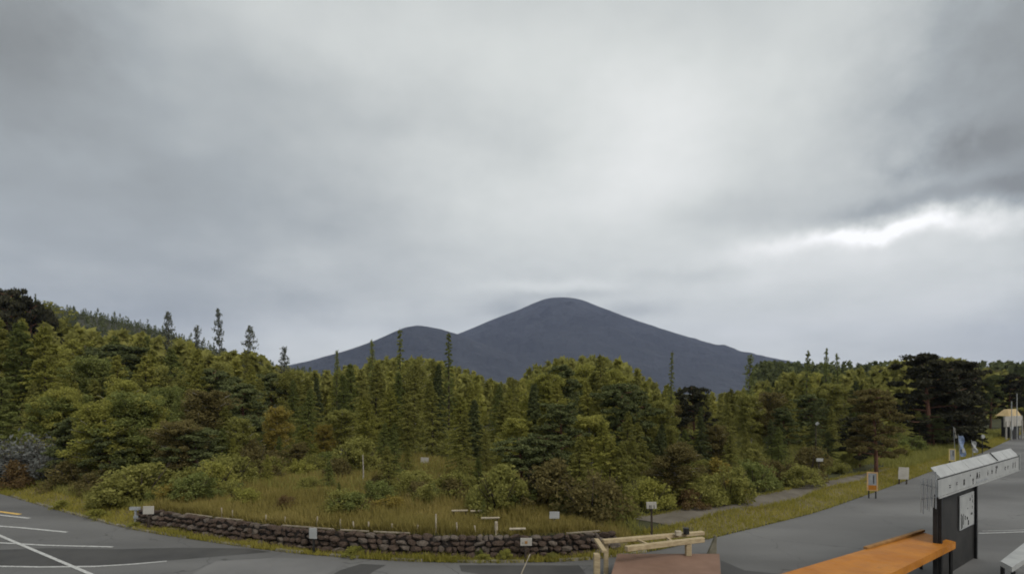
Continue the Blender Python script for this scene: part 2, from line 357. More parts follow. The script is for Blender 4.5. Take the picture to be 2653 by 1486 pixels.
# kerb of separate concrete blocks
kerb = tag(empty('kerb', (0, 0, 0)), 'pale concrete kerb curving between asphalt and weedy verge', 'kerb')
kx = [-24.0]
while kx[-1] < 4.2:
    s = (edge_y(kx[-1] + .1) - edge_y(kx[-1])) / .1; kx.append(kx[-1] + 1.0 / math.hypot(1, s))
kme = None
for i in range(len(kx) - 1):
    if random.random() < .25: continue     # broken-out or buried blocks
    a = Vector((kx[i], edge_y(kx[i]) + .02, .0)); b_ = Vector((kx[i + 1], edge_y(kx[i + 1]) + .02, .0))
    if kme is None:
        bb = MB().box((0, 0, .0), (.975, .13, .20)); o = bb.build('kerb_stone', M['kerb'], kerb, bevel=.012); kme = o.data
    else: o = link('kerb_stone', kme, kerb)
    m = (a + b_) / 2; dd = b_ - a
    o.location = (m.x, m.y, -.03 + random.uniform(-.012, .012)); o.rotation_euler = (random.uniform(-.04, .04), random.uniform(-.01, .01), math.atan2(dd.y, dd.x) + random.uniform(-.01, .01))

# ------------------------------------------------------------------ stone wall
wall = tag(empty('stone_wall'), 'low dry-stone wall of dark reddish lava stones below the golden grass', 'wall')
def rough_stone(seed):
    r = np.random.default_rng(seed); import bmesh
    bm = bmesh.new(); bmesh.ops.create_icosphere(bm, subdivisions=2, radius=.5)
    nrm = [Vector(r.normal(size=3)).normalized() for _ in range(9)]; off = r.uniform(.24, .44, 9)
    for v in bm.verts:
        for n, o in zip(nrm, off):
            k = v.co.dot(n)
            if k > o: v.co -= n * (k - o)
        v.co.x = max(-.47, min(.47, v.co.x * 1.25)); v.co.y *= 1.1; v.co.z = max(-.44, min(.44, v.co.z * 1.2))
    bmesh.ops.dissolve_limit(bm, angle_limit=.12, verts=bm.verts, edges=bm.edges); bmesh.ops.triangulate(bm, faces=bm.faces)
    me = bpy.data.meshes.new('stone'); bm.to_mesh(me); bm.free(); me.materials.append(M['stone']); return me
stones = [rough_stone(s) for s in range(9)]
V = []; xs = np.linspace(WALL_X0, WALL_X1, 90)
core = MB(); off0, off1 = .40, .70
for i in range(len(xs) - 1):
    x0, x1 = xs[i], xs[i + 1]; h = .60
    core.hexa([(x0, edge_y(x0) + off0, -.02), (x1, edge_y(x1) + off0, -.02), (x1, edge_y(x1) + off1, -.02), (x0, edge_y(x0) + off1, -.02),
               (x0, edge_y(x0) + off0, h), (x1, edge_y(x1) + off0, h), (x1, edge_y(x1) + off1, h), (x0, edge_y(x0) + off1, h)])
core.build('wall_core', M['mortar'], wall)
course = 0; z0 = 0.0; ns = 0
for hh in (.19, .17, .165, .15):
    x = WALL_X0 + random.uniform(-.15, .1)
    while x < WALL_X1:
        w = random.uniform(.14, .40) * (1.1 if course == 0 else 1)
        s = float(edge_y(x + .1) - edge_y(x)) / .1; dx = w / math.hypot(1, s)
        o = link('stone', random.choice(stones), wall); ns += 1
        xm = x + dx / 2
        if random.random() < .28:
            o.material_slots[0].link = 'OBJECT'; o.material_slots[0].material = M['stone_grey']
        o.location = (xm, float(edge_y(xm)) + .38 + random.uniform(-.06, .05) + course * .03, z0 + hh * .5 + random.uniform(-.015, .015))
        o.rotation_euler = (random.choice((0, math.pi)) + random.uniform(-.2, .2), random.uniform(-.3, .3), math.atan(s) + random.choice((0, math.pi)) + random.uniform(-.12, .12))
        o.scale = (w * 1.05, .30, hh * random.uniform(.95, 1.35)); x += dx
    z0 += hh; course += 1
# pale boards edging the top of the wall
ex = WALL_X0 + .6; i = 0
while ex < WALL_X1 - .5:
    L_ = random.uniform(.9, 1.9); x1 = min(ex + L_, WALL_X1)
    if random.random() < .5:
        MB().beam((ex, float(edge_y(ex)) + .58, .675 + random.uniform(-.015, .02)), (x1, float(edge_y(x1)) + .58, .675 + random.uniform(-.015, .02)), .08, .03).build('edging_board', M['edging'], wall)
    ex = x1 + random.uniform(.02, .3)

# ------------------------------------------------------------------ far mountains and hills
M['mountain'] = mat_noise('mountain_forest', (.020, .023, .026), (.034, .038, .042), .004, .95, .6, .015, detail=10, coord='Object', stretch=(1, .35, 1), dist=60)
M['hill'] = mat_noise('hill_forest', (.034, .036, .026), (.058, .058, .040), .03, .95, 1.0, .15, detail=8, coord='Object', dist=3)
def ridge(name, prof, D, half, mat, rough, nseed, nx=260, ny=60, back=1.4, skew=0.0):
    """a hill whose crest passes at depth D; prof = crest seen at photograph positions"""
    P = [at(x, y, D=D) for x, y in prof]; px = np.array([p.x for p in P]); pz = np.array([max(p.z, 1) for p in P])
    X = np.linspace(px[0], px[-1], nx); V = []
    Z0 = np.interp(X, px, pz)
    k = max(3, nx // 110)
    Z0 = np.convolve(np.pad(Z0, k, mode='edge'), np.ones(2 * k + 1) / (2 * k + 1), mode='valid')
    rr = np.random.default_rng(nseed)
    for j in range(ny + 1):
        t = -1 + 2 * j / ny
        y = D + t * half * (1 if t < 0 else back)
        fall = (1 - abs(t)) ** 1.25
        z = Z0 * fall
        gul = 0
        for q in range(1, 6):
            gul = gul + np.sin(X / half * (5.5 * 1.9 ** q) + rr.uniform(0, 6) + 2.2 * math.sin(t * 2.3 * q + q)) / 1.75 ** q
        z = z * (1 + rough * gul * min(1, abs(t) * 5) ) + rough * .25 * gul * Z0 * (1 - min(1, abs(t) * 5)) * .15
        V.append(np.stack([X, np.full(nx, y), z - 2], 1))
    V = np.concatenate(V); idx = np.arange((ny + 1) * nx).reshape(ny + 1, nx)
    Fc = np.stack([idx[:-1, :-1], idx[:-1, 1:], idx[1:, 1:], idx[1:, :-1]], -1).reshape(-1, 4)
    return tag(link(name, np_mesh(name, V, Fc, mat, True)), kind='structure'), (px, pz)
ridge('mountain', [(700, 1016), (900, 960), (1050, 905), (1190, 862), (1290, 821), (1350, 799), (1391, 781), (1420, 771), (1460, 769), (1505, 773), (1560, 795), (1640, 826), (1716, 851), (1800, 877), (1900, 903),
                   (2000, 928), (2100, 944), (2300, 958), (2600, 985), (2900, 1012)], 3600, 1500, M['mountain'], .13, 4, nx=420, ny=110)
ridge('foothill', [(400, 1016), (700, 955), (800, 933), (900, 906), (970, 881), (1014, 861), (1050, 845), (1085, 841), (1140, 851), (1200, 868), (1290, 905), (1400, 945), (1600, 1010)], 2700, 700, M['mountain'], .13, 8, nx=320, ny=80)
hill, HILLP = ridge('wooded_hill', [(-900, 700), (-300, 720), (0, 750), (150, 790), (300, 822), (430, 856), (550, 900), (620, 925), (780, 962), (1000, 1000), (1300, 1030)], 300, 160, M['hill'], .04, 2)

# ------------------------------------------------------------------ vegetation builders
def leaves(centers, size, r, flat=0.0, aspect=1.7):
    """one small quad per centre, random facing; flat pulls normals upward"""
    n = len(centers); nv = r.normal(size=(n, 3)); nv[:, 2] += flat * 3
    nv /= np.linalg.norm(nv, axis=1)[:, None]
    a = r.normal(size=(n, 3)); u = np.cross(nv, a); u /= np.linalg.norm(u, axis=1)[:, None]; v = np.cross(nv, u)
    s = (size * r.uniform(.6, 1.35, n))[:, None]
    u = u * s * .5 * aspect; v = v * s * .5
    V = np.stack([centers - u, centers - v * .9 + u * .15, centers + u, centers + v * .9 + u * .1], 1).reshape(-1, 3)
    Fc = np.arange(4 * n).reshape(n, 4); rnd = np.repeat(r.random(n), 4)
    return V, Fc, rnd
def trunk_mb(h, r0, lean, r, top=.97, n=8):
    pts = []; rads = []
    for i in range(n):
        k = i / (n - 1); pts.append((lean[0] * k * k + math.sin(k * 5 + lean[0]) * .05, lean[1] * k * k, h * k * top - .15)); rads.append(r0 * (1 - k) ** .8 + .012)
    return pts, rads
def tip(pts, k):
    f = k * (len(pts) - 1); i = min(int(f), len(pts) - 2); a = Vector(pts[i]); b = Vector(pts[i + 1]); return a.lerp(b, f - i)
PROTO = {}
def proto(kind, seed):
    r = np.random.default_rng(seed * 7 + len(kind)); pyr = random.Random(seed)
    C = []; tb = MB(); size = .13; flat = 0; asp = 1.8
    if kind in ('larch', 'fir', 'spire'):
        h = 8.0; R0 = {'larch': 1.75, 'fir': 1.35, 'spire': .62}[kind]
        nb = {'larch': 120, 'fir': 150, 'spire': 60}[kind]; per = {'larch': 105, 'fir': 90, 'spire': 22}[kind]
        pts, rads = trunk_mb(h, {'larch': .10, 'fir': .12, 'spire': .07}[kind], (pyr.uniform(-.2, .2), pyr.uniform(-.2, .2)), r)
        tb.tube(pts, rads, 7)
        z_low = {'larch': .12, 'fir': .05, 'spire': .18}[kind]
        for i in range(nb):
            k = z_low + (1 - z_low) * (i + r.random()) / nb * .985
            o = np.array(tip(pts, min(k, .999))); ang = i * 2.399 + r.uniform(-.4, .4)
            ln = R0 * ((1 - k) / (1 - z_low)) ** .8 * r.uniform(.55, 1.15) + .10
            if kind == 'larch' and r.random() < .12: ln *= .4
            dr = -.12 if kind == 'larch' else -.28
            up = r.uniform(-.15, .25) + (k - .5) * .5 + dr
            d0 = np.array([math.cos(ang), math.sin(ang), up])
            t = np.sqrt(r.random(per))[:, None]
            side = np.array([-math.sin(ang), math.cos(ang), 0]) * (r.normal(size=(per, 1)) * .17 * ln) * (1.15 - t)
            c = o + d0 * ln * t + side; c[:, 2] += -.10 * ln * (t[:, 0] ** 2) - r.random(per) * .12 * (1 if kind == 'larch' else .6)
            C.append(c)
            if i % 3 == 0: tb.tube([o, o + d0 * ln * .5, o + d0 * ln * .92 + np.array([0, 0, -.08 * ln])], [.022, .014, .005], 4)
        size = {'larch': .08, 'fir': .115, 'spire': .10}[kind]; asp = 2.2; flat = .15
    elif kind == 'wisp':
        h = 8.0; pts, rads = trunk_mb(h, .09, (pyr.uniform(-.3, .3), pyr.uniform(-.2, .2)), r); tb.tube(pts, rads, 6)
        for i in range(64):
            k = .15 + .84 * (i + r.random()) / 64; o = np.array(tip(pts, k)); ang = i * 2.399 + r.uniform(-.5, .5)
            ln = 1.5 * (1 - k) ** .6 * r.uniform(.35, 1.2) + .12; d0 = np.array([math.cos(ang), math.sin(ang), r.uniform(-.05, .45)])
            tb.tube([o, o + d0 * ln * .5, o + d0 * ln], [.03, .02, .008], 4)
            t = r.random((24, 1)); C.append(o + d0 * ln * (.3 + .75 * t) + r.normal(size=(24, 3)) * .08)
        size = .10; asp = 2.2
    elif kind == 'pine':
        h = 8.0; pts, rads = trunk_mb(h, .17, (pyr.uniform(-.6, .6), pyr.uniform(-.4, .4)), r, .9); tb.tube(pts, rads, 8)
        for i in range(30):
            k = .22 + .76 * (i + r.random()) / 30; o = np.array(tip(pts, k)); ang = i * 2.399 + r.uniform(-.5, .5)
            ln = 2.5 * (1 - k) ** .55 * r.uniform(.55, 1.15) + .35; d0 = np.array([math.cos(ang), math.sin(ang), r.uniform(.05, .4)])
            end = o + d0 * ln; tb.tube([o, o + d0 * ln * .55 + np.array([0, 0, -.08]), end], [.05, .03, .012], 5)
            for q in range(4):
                cc = o + d0 * ln * r.uniform(.5, 1.05) + r.normal(size=3) * np.array([.35, .35, .1]); rad = r.uniform(.28, .55)
                n = 85; p = r.normal(size=(n, 3)); p /= np.linalg.norm(p, axis=1)[:, None]; p *= (r.random((n, 1)) ** .35) * rad
                p[:, 2] *= .42; C.append(cc + p)
        size = .125; asp = 2.4; flat = .1
    elif kind in ('birch', 'broadleaf'):
        h = 7.0; pts, rads = trunk_mb(h, .085 if kind == 'birch' else .12, (pyr.uniform(-.5, .5), pyr.uniform(-.3, .3)), r, .9); tb.tube(pts, rads, 7)
        W = 1.55 if kind == 'birch' else 2.1; nb = 46; low = .26 if kind == 'birch' else .16
        for i in range(nb):
            k = low + (.99 - low) * (i + r.random()) / nb; o = np.array(tip(pts, min(k, .95))); ang = i * 2.399 + r.uniform(-.6, .6)
            kk = (k - low) / (1 - low); ln = W * math.sin(math.pi * min(1, kk * .8 + .2)) ** .7 * r.uniform(.4, 1.15) + .15
            d0 = np.array([math.cos(ang), math.sin(ang), r.uniform(.15, .8)]); end = o + d0 * ln
            tb.tube([o, o + d0 * ln * .5, end], [.032, .02, .007], 4)
            for q in range(4):
                cc = o + d0 * ln * r.uniform(.35, 1.05) + r.normal(size=3) * .22; rad = r.uniform(.22, .5)
                n = 88; p = r.normal(size=(n, 3)); p /= np.linalg.norm(p, axis=1)[:, None]; p *= (r.random((n, 1)) ** .3) * rad
                p[:, 2] *= .8; C.append(cc + p)
        size = .092; asp = 1.7; flat = .25
    elif kind == 'bush':
        h = 1.6
        for i in range(9):
            a = r.uniform(0, 6.28); d0 = np.array([math.cos(a) * .75, math.sin(a) * .75, r.uniform(.9, 1.5)]); tb.tube([(0, 0, -.1), d0 * .5, d0], [.025, .016, .006], 4)
        for i in range(34):
            a = r.uniform(0, 6.28); q = math.sqrt(r.random()); zz = r.uniform(.12, 1.0)
            cc = np.array([math.cos(a) * q * 1.0 * math.sqrt(max(.05, 1.1 - zz ** 2)), math.sin(a) * q * math.sqrt(max(.05, 1.1 - zz ** 2)), zz * 1.35]); rad = r.uniform(.2, .4)
            n = 105; p = r.normal(size=(n, 3)); p /= np.linalg.norm(p, axis=1)[:, None]; p *= (r.random((n, 1)) ** .4) * rad; C.append(cc + p)
        size = .075; asp = 1.5
    elif kind == 'twiggy':
        h = 1.8
        for i in range(46):
            a = r.uniform(0, 6.28); s = r.uniform(.2, .9); d0 = np.array([math.cos(a) * s, math.sin(a) * s, r.uniform(.9, 1.8)])
            tb.tube([(0, 0, -.1), d0 * .5 + r.normal(size=3) * .06, d0], [.018, .012, .005], 4)
            C.append(d0 * r.uniform(.35, 1, (40, 1)) + r.normal(size=(40, 3)) * .12)
        size = .055; asp = 2.5
    C = np.concatenate(C); C = C[C[:, 2] > .02]
    V, Fc, rnd = leaves(C, size, r, flat, asp)
    crown = np_mesh(kind + '_crown', V, Fc, LEAF['olive'], False, rnd)
    tb_o = tb.build('t', M['bark']); trunk = tb_o.data; bpy.data.objects.remove(tb_o)
    for p in trunk.polygons: p.use_smooth = True
    trunk.name = kind + '_trunk'
    return crown, trunk, h
for kd, n in (('larch', 4), ('fir', 2), ('spire', 3), ('pine', 3), ('wisp', 3), ('birch', 3), ('broadleaf', 3), ('bush', 4), ('twiggy', 2)):
    PROTO[kd] = [proto(kd, s + 1) for s in range(n)]
WORD = {'wisp': 'sparse conifer', 'larch': 'larch', 'fir': 'fir', 'spire': 'thin spire conifer', 'pine': 'spreading pine', 'birch': 'birch', 'broadleaf': 'broadleaf tree', 'bush': 'bush', 'twiggy': 'leafless bush'}
NAME = {'wisp': 'sparse_conifer', 'larch': 'larch_tree', 'fir': 'fir_tree', 'spire': 'spire_conifer', 'pine': 'pine_tree', 'birch': 'birch_tree', 'broadleaf': 'broadleaf_tree', 'bush': 'bush', 'twiggy': 'leafless_bush'}
PLANTS = []
KEEP = [(384, 1310, 22.0, 40), (1100, 1180, 32.5, 45), (1435, 1320, 19.0, 60), (1690, 1295, 21.5, 55), (2340, 1205, 31.5, 70), (2260, 1215, 28.5, 55), (2467, 1158, 40, 40), (2488, 1125, 41, 45), (2522, 1138, 42, 45), (2545, 1118, 47, 40), (2475, 1104, 44, 30), (2114, 1090, 32, 40), (940, 1175, 27, 25), (2625, 1040, 66, 70)]
def plant(kind, color, x, y, h, wide=1.0, row='middle', label=None, rz=None):
    sx_ = HX + F * x / y; top = HY - (float(ground_z(x, y)) + h - H) / y * F
    hw = {'larch': .2, 'fir': .15, 'spire': .08, 'wisp': .12, 'pine': .33, 'birch': .25, 'broadleaf': .33, 'bush': .8, 'twiggy': .7}[kind] * h * wide / y * F
    for kx_, ky_, kD, kw in KEEP:
        if y < kD and top < ky_ + 22 and abs(sx_ - kx_) < hw + kw * .35: return None
    cr, tr, h0 = random.choice(PROTO[kind])
    z = float(ground_z(x, y)) - .03
    root = empty(NAME[kind], (x, y, z), random.uniform(0, 6.28) if rz is None else rz)
    s = h / h0; root.scale = (s * wide, s * wide, s)
    c = link('crown', cr, root); c.material_slots[0].link = 'OBJECT'; c.material_slots[0].material = LEAF['haze green' if kind == 'wisp' and color == 'grey' else color]
    t = link('trunk' if kind not in ('bush', 'twiggy') else 'stems', tr, root)
    bk = 'bark_pale' if kind == 'birch' else 'bark_red' if kind == 'pine' else 'bark'
    t.material_slots[0].link = 'OBJECT'; t.material_slots[0].material = M[bk]
    PLANTS.append(dict(o=root, kind=kind, color=color, sx=HX + F * x / y, row=row, label=label, D=y))
    return root
SKY = [(-100, 720), (0, 735), (60, 770), (150, 835), (250, 850), (350, 840), (450, 870), (560, 905), (650, 905), (760, 955), (830, 960), (950, 925), (1100, 918), (1200, 950), (1300, 985), (1390, 940), (1500, 912), (1600, 925),
       (1690, 985), (1760, 1000), (1850, 1010), (1950, 990), (2050, 955), (2150, 962), (2250, 950), (2350, 925), (2450, 905), (2530, 945), (2653, 960), (2800, 960)]
def sky_y(x): return float(np.interp(x, [s[0] for s in SKY], [s[1] for s in SKY]))
def put(kind, color, sx, D, ytop, wide=1.0, row='middle', label=None, wide_abs=None):
    x = (sx - HX) / F * D; z = float(ground_z(x, D)); h = H + (HY - ytop) / F * D - z
    if wide_abs: wide = wide_abs / h
    return plant(kind, color, x, D, max(h, .5), wide, row, label)

# single trees that the picture lets one recognise
put('pine', 'blackish', 18, 66, 700, .42, 'skyline', 'tall blackish pine at the far left edge, rising above the wooded hill')
put('pine', 'blackish', 82, 68, 724, .40, 'skyline', 'blackish pine second from the left on the skyline, ragged top')
put('pine', 'blackish', 124, 70, 750, .36, 'skyline', 'smaller blackish pine at the right end of the dark skyline clump')
put('wisp', 'grey', 440, 75, 792, .62, 'skyline', 'sparse grey-green conifer, leftmost of the thin trees above the hill slope')
put('wisp', 'grey', 513, 74, 828, .55, 'skyline', 'short sparse grey-green conifer between two taller ones above the hill slope')
put('wisp', 'grey', 571, 74, 784, .5, 'skyline', 'tallest sparse grey-green conifer with pointed tip above the hill slope')
put('wisp', 'grey', 652, 72, 830, .8, 'skyline', 'bushy-topped grey-green conifer right of the tallest pointed fir')
put('wisp', 'grey', 735, 66, 888, .85, 'skyline', 'low sparse grey-green conifer where the hill meets the mountain foot')
for sx_, yt_, l_, c_ in ((5, 800, 'olive larch at the far left below the blackish skyline pines', 'olive'), (62, 812, 'green larch in front of the blackish skyline pines', 'green'), (118, 822, 'yellow-green larch right below the blackish skyline clump', 'yellow-green')):
    put('larch', c_, sx_, 42, yt_, 1.15, 'back', l_)
for (sx, yt, lab, wd) in ((873, 897, 'thin bare-topped conifer in front of the low left flank of the foothill', .8), (967, 868, 'thin conifer with tufted tip left of the foothill summit', .8),
                      (1037, 833, 'tall thin conifer crossing the left shoulder of the foothill summit', .9), (1163, 845, 'tall thin conifer standing at the notch between foothill and mountain', 1.0),
                      (1737, 895, 'dark narrow column-like conifer against the right flank of the mountain', .75), (1940, 908, 'thin conifer near the right foot of the mountain', 1.3),
                      (2088, 893, 'dark pointed conifer on the skyline just right of the mountain foot', 1.0), (2138, 890, 'thin pale-topped conifer second right of the mountain foot', .7),
                      (2172, 905, 'short thin conifer third right of the mountain foot', .8)):
    put('wisp' if sx in (873, 967, 2138, 2172, 1940) else 'spire', 'green', sx, 58, yt, wd * (.55 if sx in (873, 967, 2138, 2172, 1940) else 1), 'skyline', lab)
put('pine', 'blackish', 2405, 48, 880, 1.15, 'skyline', 'large dark spreading pine at the right, highest crown beside the road')
put('pine', 'blackish', 2470, 50, 903, 1.0, 'skyline', 'dark pine tucked right behind the largest pine beside the road')
put('pine', 'brown', 2270, 33, 975, .95, 'front', 'brownish dark pine left of the largest pine beside the road')
put('pine', 'dark green', 2330, 31, 1040, .95, 'front', 'low dark green pine in front of the brownish pine by the road')
for sx_, yt_, c_, l_ in ((2520, 945, 'blackish', 'dark tall pine behind the two cloth banners'), (2565, 952, 'dark green', 'dark green pine between the round mirror and the entrance hut'), (2612, 948, 'blackish', 'dark pine right behind the entrance hut'), (2655, 955, 'dark green', 'dark green pine at the right edge behind the hut')):
    put('pine', c_, sx_, 72, yt_, .8, 'back', l_)
for sx_, yt_, k_, l_ in ((2440, 960, 'fir', 'dark fir directly behind the yellowish framed sign'), (2500, 955, 'fir', 'dark fir behind the white banner'), (2558, 950, 'fir', 'dark fir behind the white round mirror'), (2610, 962, 'fir', 'dark fir left of the entrance hut')):
    put(k_, 'blackish', sx_, 50, yt_, 1.5, 'back', l_)
for sx_, yt_, c_, l_ in ((2380, 1085, 'blackish', 'dark low pine filling the space under the largest pine'), (2420, 1060, 'dark green', 'dark green low pine right under the largest pine'), (2225, 1060, 'blackish', 'dark low pine left of the orange-framed sign')):
    put('pine', c_, sx_, 48 if sx_ > 2300 else 36, yt_, 1.3, 'front', l_)
put('pine', 'blackish', 1800, 42, 975, .85, 'middle', 'dark rounded pine below the mountain right flank')
put('pine', 'dark green', 1620, 33, 990, .55, 'middle', 'dark narrow pine right of the tall yellow-green trees')
put('pine', 'dark green', 290, 27.5, 1100, 1.25, 'front', 'dark layered pine behind the left end of the stone wall')
put('pine', 'dark green', 190, 29, 1060, 1.1, 'front', 'dark green pine behind the left verge with pale weeds below')
put('broadleaf', 'yellow-green', 150, 33, 985, .9, 'front', 'bright yellow-green round tree near the left edge')
put('birch', 'golden', 720, 31.5, 1035, .9, 'middle', 'golden autumn birch behind the left part of the clearing')
put('broadleaf', 'golden', 840, 34, 1090, 1.0, 'middle', 'low golden spreading tree at the back of the clearing')
put('birch', 'brown', 655, 29, 1130, .9, 'front', 'brownish small birch at the left side of the clearing')
put('larch', 'yellow-green', 1440, 45, 918, .85, 'back', 'tall yellow-green larch in front of the mountain summit')
put('larch', 'olive', 1560, 42, 900, .8, 'back', 'tall olive larch just right of the mountain summit')
put('twiggy', 'grey', 30, 29.5, 1120, 1.3, 'front', 'leftmost grey leafless bush beside the left verge')
put('twiggy', 'grey', 78, 30, 1140, 1.2, 'front', 'grey leafless bush right of a reddish shrub on the left verge')
put('twiggy', 'grey', 118, 29, 1165, 1.1, 'front', 'small grey leafless bush nearest the dark layered pine at left')
put('bush', 'reddish', 42, 28.6, 1192, .9, 'front', 'small reddish shrub low on the far left verge')

def tmin(sx):   # how far behind the kerb the wood starts
    return float(np.interp(sx, [0, 330, 420, 560, 680, 1000, 1180, 1300, 1420, 1650, 1760, 2300, 2653], [2.2, 2.2, 2.6, 4.5, 9.5, 12.5, 7.5, 4.2, 3.0, 3.0, 4.6, 4.6, 5]))
def at_t(sx, t):
    """point in direction sx that lies t metres behind the kerb line"""
    D = 17.0
    for _ in range(60):
        x = (sx - HX) / F * D; D += (float(edge_y(x)) + t - D) * .35
    return D
def pick(sx, front):
    if sx < 420: opts = [('pine', 'dark green', 1.6), ('broadleaf', 'olive', 1), ('birch', 'yellow-green', 2.4), ('larch', 'olive', 3), ('larch', 'yellow-green', 2), ('larch', 'green', 2), ('broadleaf', 'green', .8), ('fir', 'dark green', .8)]
    elif sx < 800: opts = [('birch', 'olive', 2), ('larch', 'yellow-green', 1.2), ('pine', 'dark green', 1.8), ('broadleaf', 'green', .8), ('larch', 'olive', 2.5), ('larch', 'green', 2), ('birch', 'brown', .4)]
    elif sx < 1300: opts = [('larch', 'green', 3), ('larch', 'olive', 3), ('birch', 'olive', 1.5), ('fir', 'dark green', .6), ('larch', 'yellow-green', 2), ('birch', 'yellow-green', .8), ('birch', 'brown', .5)]
    elif sx < 1720: opts = [('larch', 'olive', 3), ('larch', 'yellow-green', 3), ('birch', 'yellow-green', 2), ('fir', 'dark green', .5), ('broadleaf', 'olive', .5), ('pine', 'dark green', .8)]
    elif sx < 2130: opts = [('larch', 'olive', 3), ('larch', 'green', 1.6), ('birch', 'brown', .8), ('birch', 'olive', 1.5), ('broadleaf', 'olive', .6), ('fir', 'dark green', 1)]
    else: opts = [('pine', 'blackish', 2.5), ('pine', 'dark green', 1.5), ('larch', 'dark green', 1.5), ('fir', 'blackish', 1.5), ('broadleaf', 'brown', 1.2), ('larch', 'olive', .6)]
    t = random.uniform(0, sum(o[2] for o in opts))
    for k, c, w in opts:
        t -= w
        if t <= 0: return k, c
    return opts[0][:2]
# rows of the wood, front to back
for row, t0, t1, y0, y1, step, wd in (('back', 17, 28, -4, 40, 62, (.95, 1.45)), ('back', 24, 40, -8, 22, 56, (.8, 1.25)), ('middle', 9, 17, 35, 105, 60, (.95, 1.5)), ('middle', 5, 10, 90, 170, 64, (.95, 1.5)), ('front', .3, 4, 150, 235, 62, (.95, 1.4))):
    sx = -60
    while sx < 2700:
        s = sx + random.uniform(-22, 22); D = at_t(s, tmin(s) + random.uniform(t0, t1) * (.7 if s > 560 and s < 1250 else 1))
        if s > 2330 and row == 'front': sx += step; continue
        k, c = pick(s, row == 'front'); yt = sky_y(s) + random.uniform(y0, y1)
        x = (s - HX) / F * D
        if row == 'front' and s > 1700: yt -= 40
        hgt = H + (HY - yt) / F * D - float(ground_z(x, D))
        if hgt < 1.6: k = 'bush' ; hgt = max(hgt, 1.0)
        if k == 'bush': c = random.choice(('olive', 'yellow-green', 'green', 'brown'))
        if k == 'fir': wd_ = (.8, 1.1)
        else: wd_ = wd
        plant(k, c, x, D, hgt, random.uniform(*wd_) * (1.0 if hgt > 4 else 1.25), row)
        sx += step * random.uniform(.8, 1.2)
sx = 1640
while sx < 2420:   # the dark belt that closes the wood at the right
    for t_, dy in ((random.uniform(5.5, 8), random.uniform(70, 130)), (random.uniform(9, 13), random.uniform(25, 60))):
        s = sx + random.uniform(-20, 20); D = at_t(s, tmin(s) + t_); yt = sky_y(s) + dy
        k, c = random.choice((('larch', 'dark green'), ('larch', 'olive'), ('larch', 'green'), ('pine', 'dark green'), ('birch', 'olive'), ('birch', 'brown')))
        x = (s - HX) / F * D; plant(k, c, x, D, H + (HY - yt) / F * D, random.uniform(.95, 1.35), 'middle')
    sx += 58
# saplings and low shrubs scattered through the clearing
for i in range(46):
    s = random.uniform(470, 1330); t = random.uniform(2.2, tmin(s) + 1.5)
    D = at_t(s, t); x = (s - HX) / F * D; q = random.random()
    if q < .35: plant('larch', random.choice(('green', 'olive', 'yellow-green')), x, D, random.uniform(.9, 2.1) * (.6 + t / 14), random.uniform(1.1, 1.6), 'clearing')
    else: plant('bush', random.choice(('green', 'olive', 'olive', 'olive', 'yellow-green', 'green', 'brown')), x, D, random.uniform(.35, .95), random.uniform(1.0, 1.7), 'clearing')
# bushes at the wood's foot and in the clearing
def bush(sx, y, color, h, wide=1.1, row='verge', label=None, kind='bush'):
    D = 0
    p = at(sx, y, z=.35 if 380 < sx < 1520 else .15)
    return plant(kind, color, p.x, p.y, h, wide, row, label)
for i in range(52):
    s = -20 + i * 52 + random.uniform(-20, 20)
    if s > 2400: continue
    D = at_t(s, tmin(s) * .85 + random.uniform(-.6, 1.6)); x = (s - HX) / F * D
    c = random.choice(('olive', 'yellow-green', 'green', 'olive', 'brown') if s < 1650 or s > 2000 else ('yellow-green', 'yellow-green', 'olive', 'green', 'olive', 'golden'))
    plant('bush', c, x, D, random.uniform(.9, 1.9), random.uniform(.9, 1.4), 'foot')
for (sx, y, c, h, w, lab) in (
    (560, 1300, 'yellow-green', 1.5, 1.0, 'pale yellow-green domed bush left of the golden clearing'), (500, 1318, 'green', 1.2, 1.3, 'green bush just above the wall left part'),
    (450, 1322, 'golden', .8, 1.5, 'low golden bush at the left end of the wall top'), (630, 1328, 'yellow-green', .7, 1.5, 'low yellow-green bush near two stakes above the wall'),
    (860, 1262, 'brown', .6, 1.8, 'low brown bush at the back middle of the clearing'), (800, 1295, 'olive', .6, 1.7, 'low olive bush left of the clearing centre'), (985, 1290, 'brown', .7, 1.5, 'brown bush near the pale slim pole'),
    (700, 1262, 'brown', .7, 1.6, 'brown bush at the left back of the clearing'), (920, 1322, 'olive', .4, 1.8, 'tiny olive bush at the clearing centre'), (1190, 1318, 'brown', .6, 1.6, 'low brown bush behind the two end-to-end log rails'),
    (1120, 1290, 'green', 1.2, 1.1, 'tall green bush under the pale square board in the clearing'), (1060, 1310, 'olive', 1.0, 1.1, 'olive bush right of the clearing centre'),
    (1010, 1345, 'golden', .6, 1.6, 'low golden tuft-like bush in the middle of the clearing'), (740, 1340, 'reddish', .5, 1.5, 'low reddish bush in the golden grass'),
    (940, 1350, 'reddish', .45, 1.6, 'second low reddish bush right of the clearing centre'), (1330, 1345, 'green', .9, 1.5, 'green bush beside the white board above the wall'),
    (1510, 1362, 'dark green', .8, 1.6, 'dark green bush behind the wall right end'), (1560, 1360, 'green', .9, 1.4, 'green bush behind the wooden railing'),
    (1790, 1320, 'reddish', .8, 1.3, 'reddish bush beside the start of the dirt path'), (1900, 1300, 'golden', .8, 1.3, 'golden bush behind the dirt path'),
    (1850, 1308, 'yellow-green', .9, 1.2, 'yellow-green bush between the reddish and golden ones by the path'),
    (1980, 1258, 'reddish', 1.2, .9, 'taller reddish bush in front of the brown trees by the path')):
    bush(sx, y, c, h, w, 'clearing', lab)
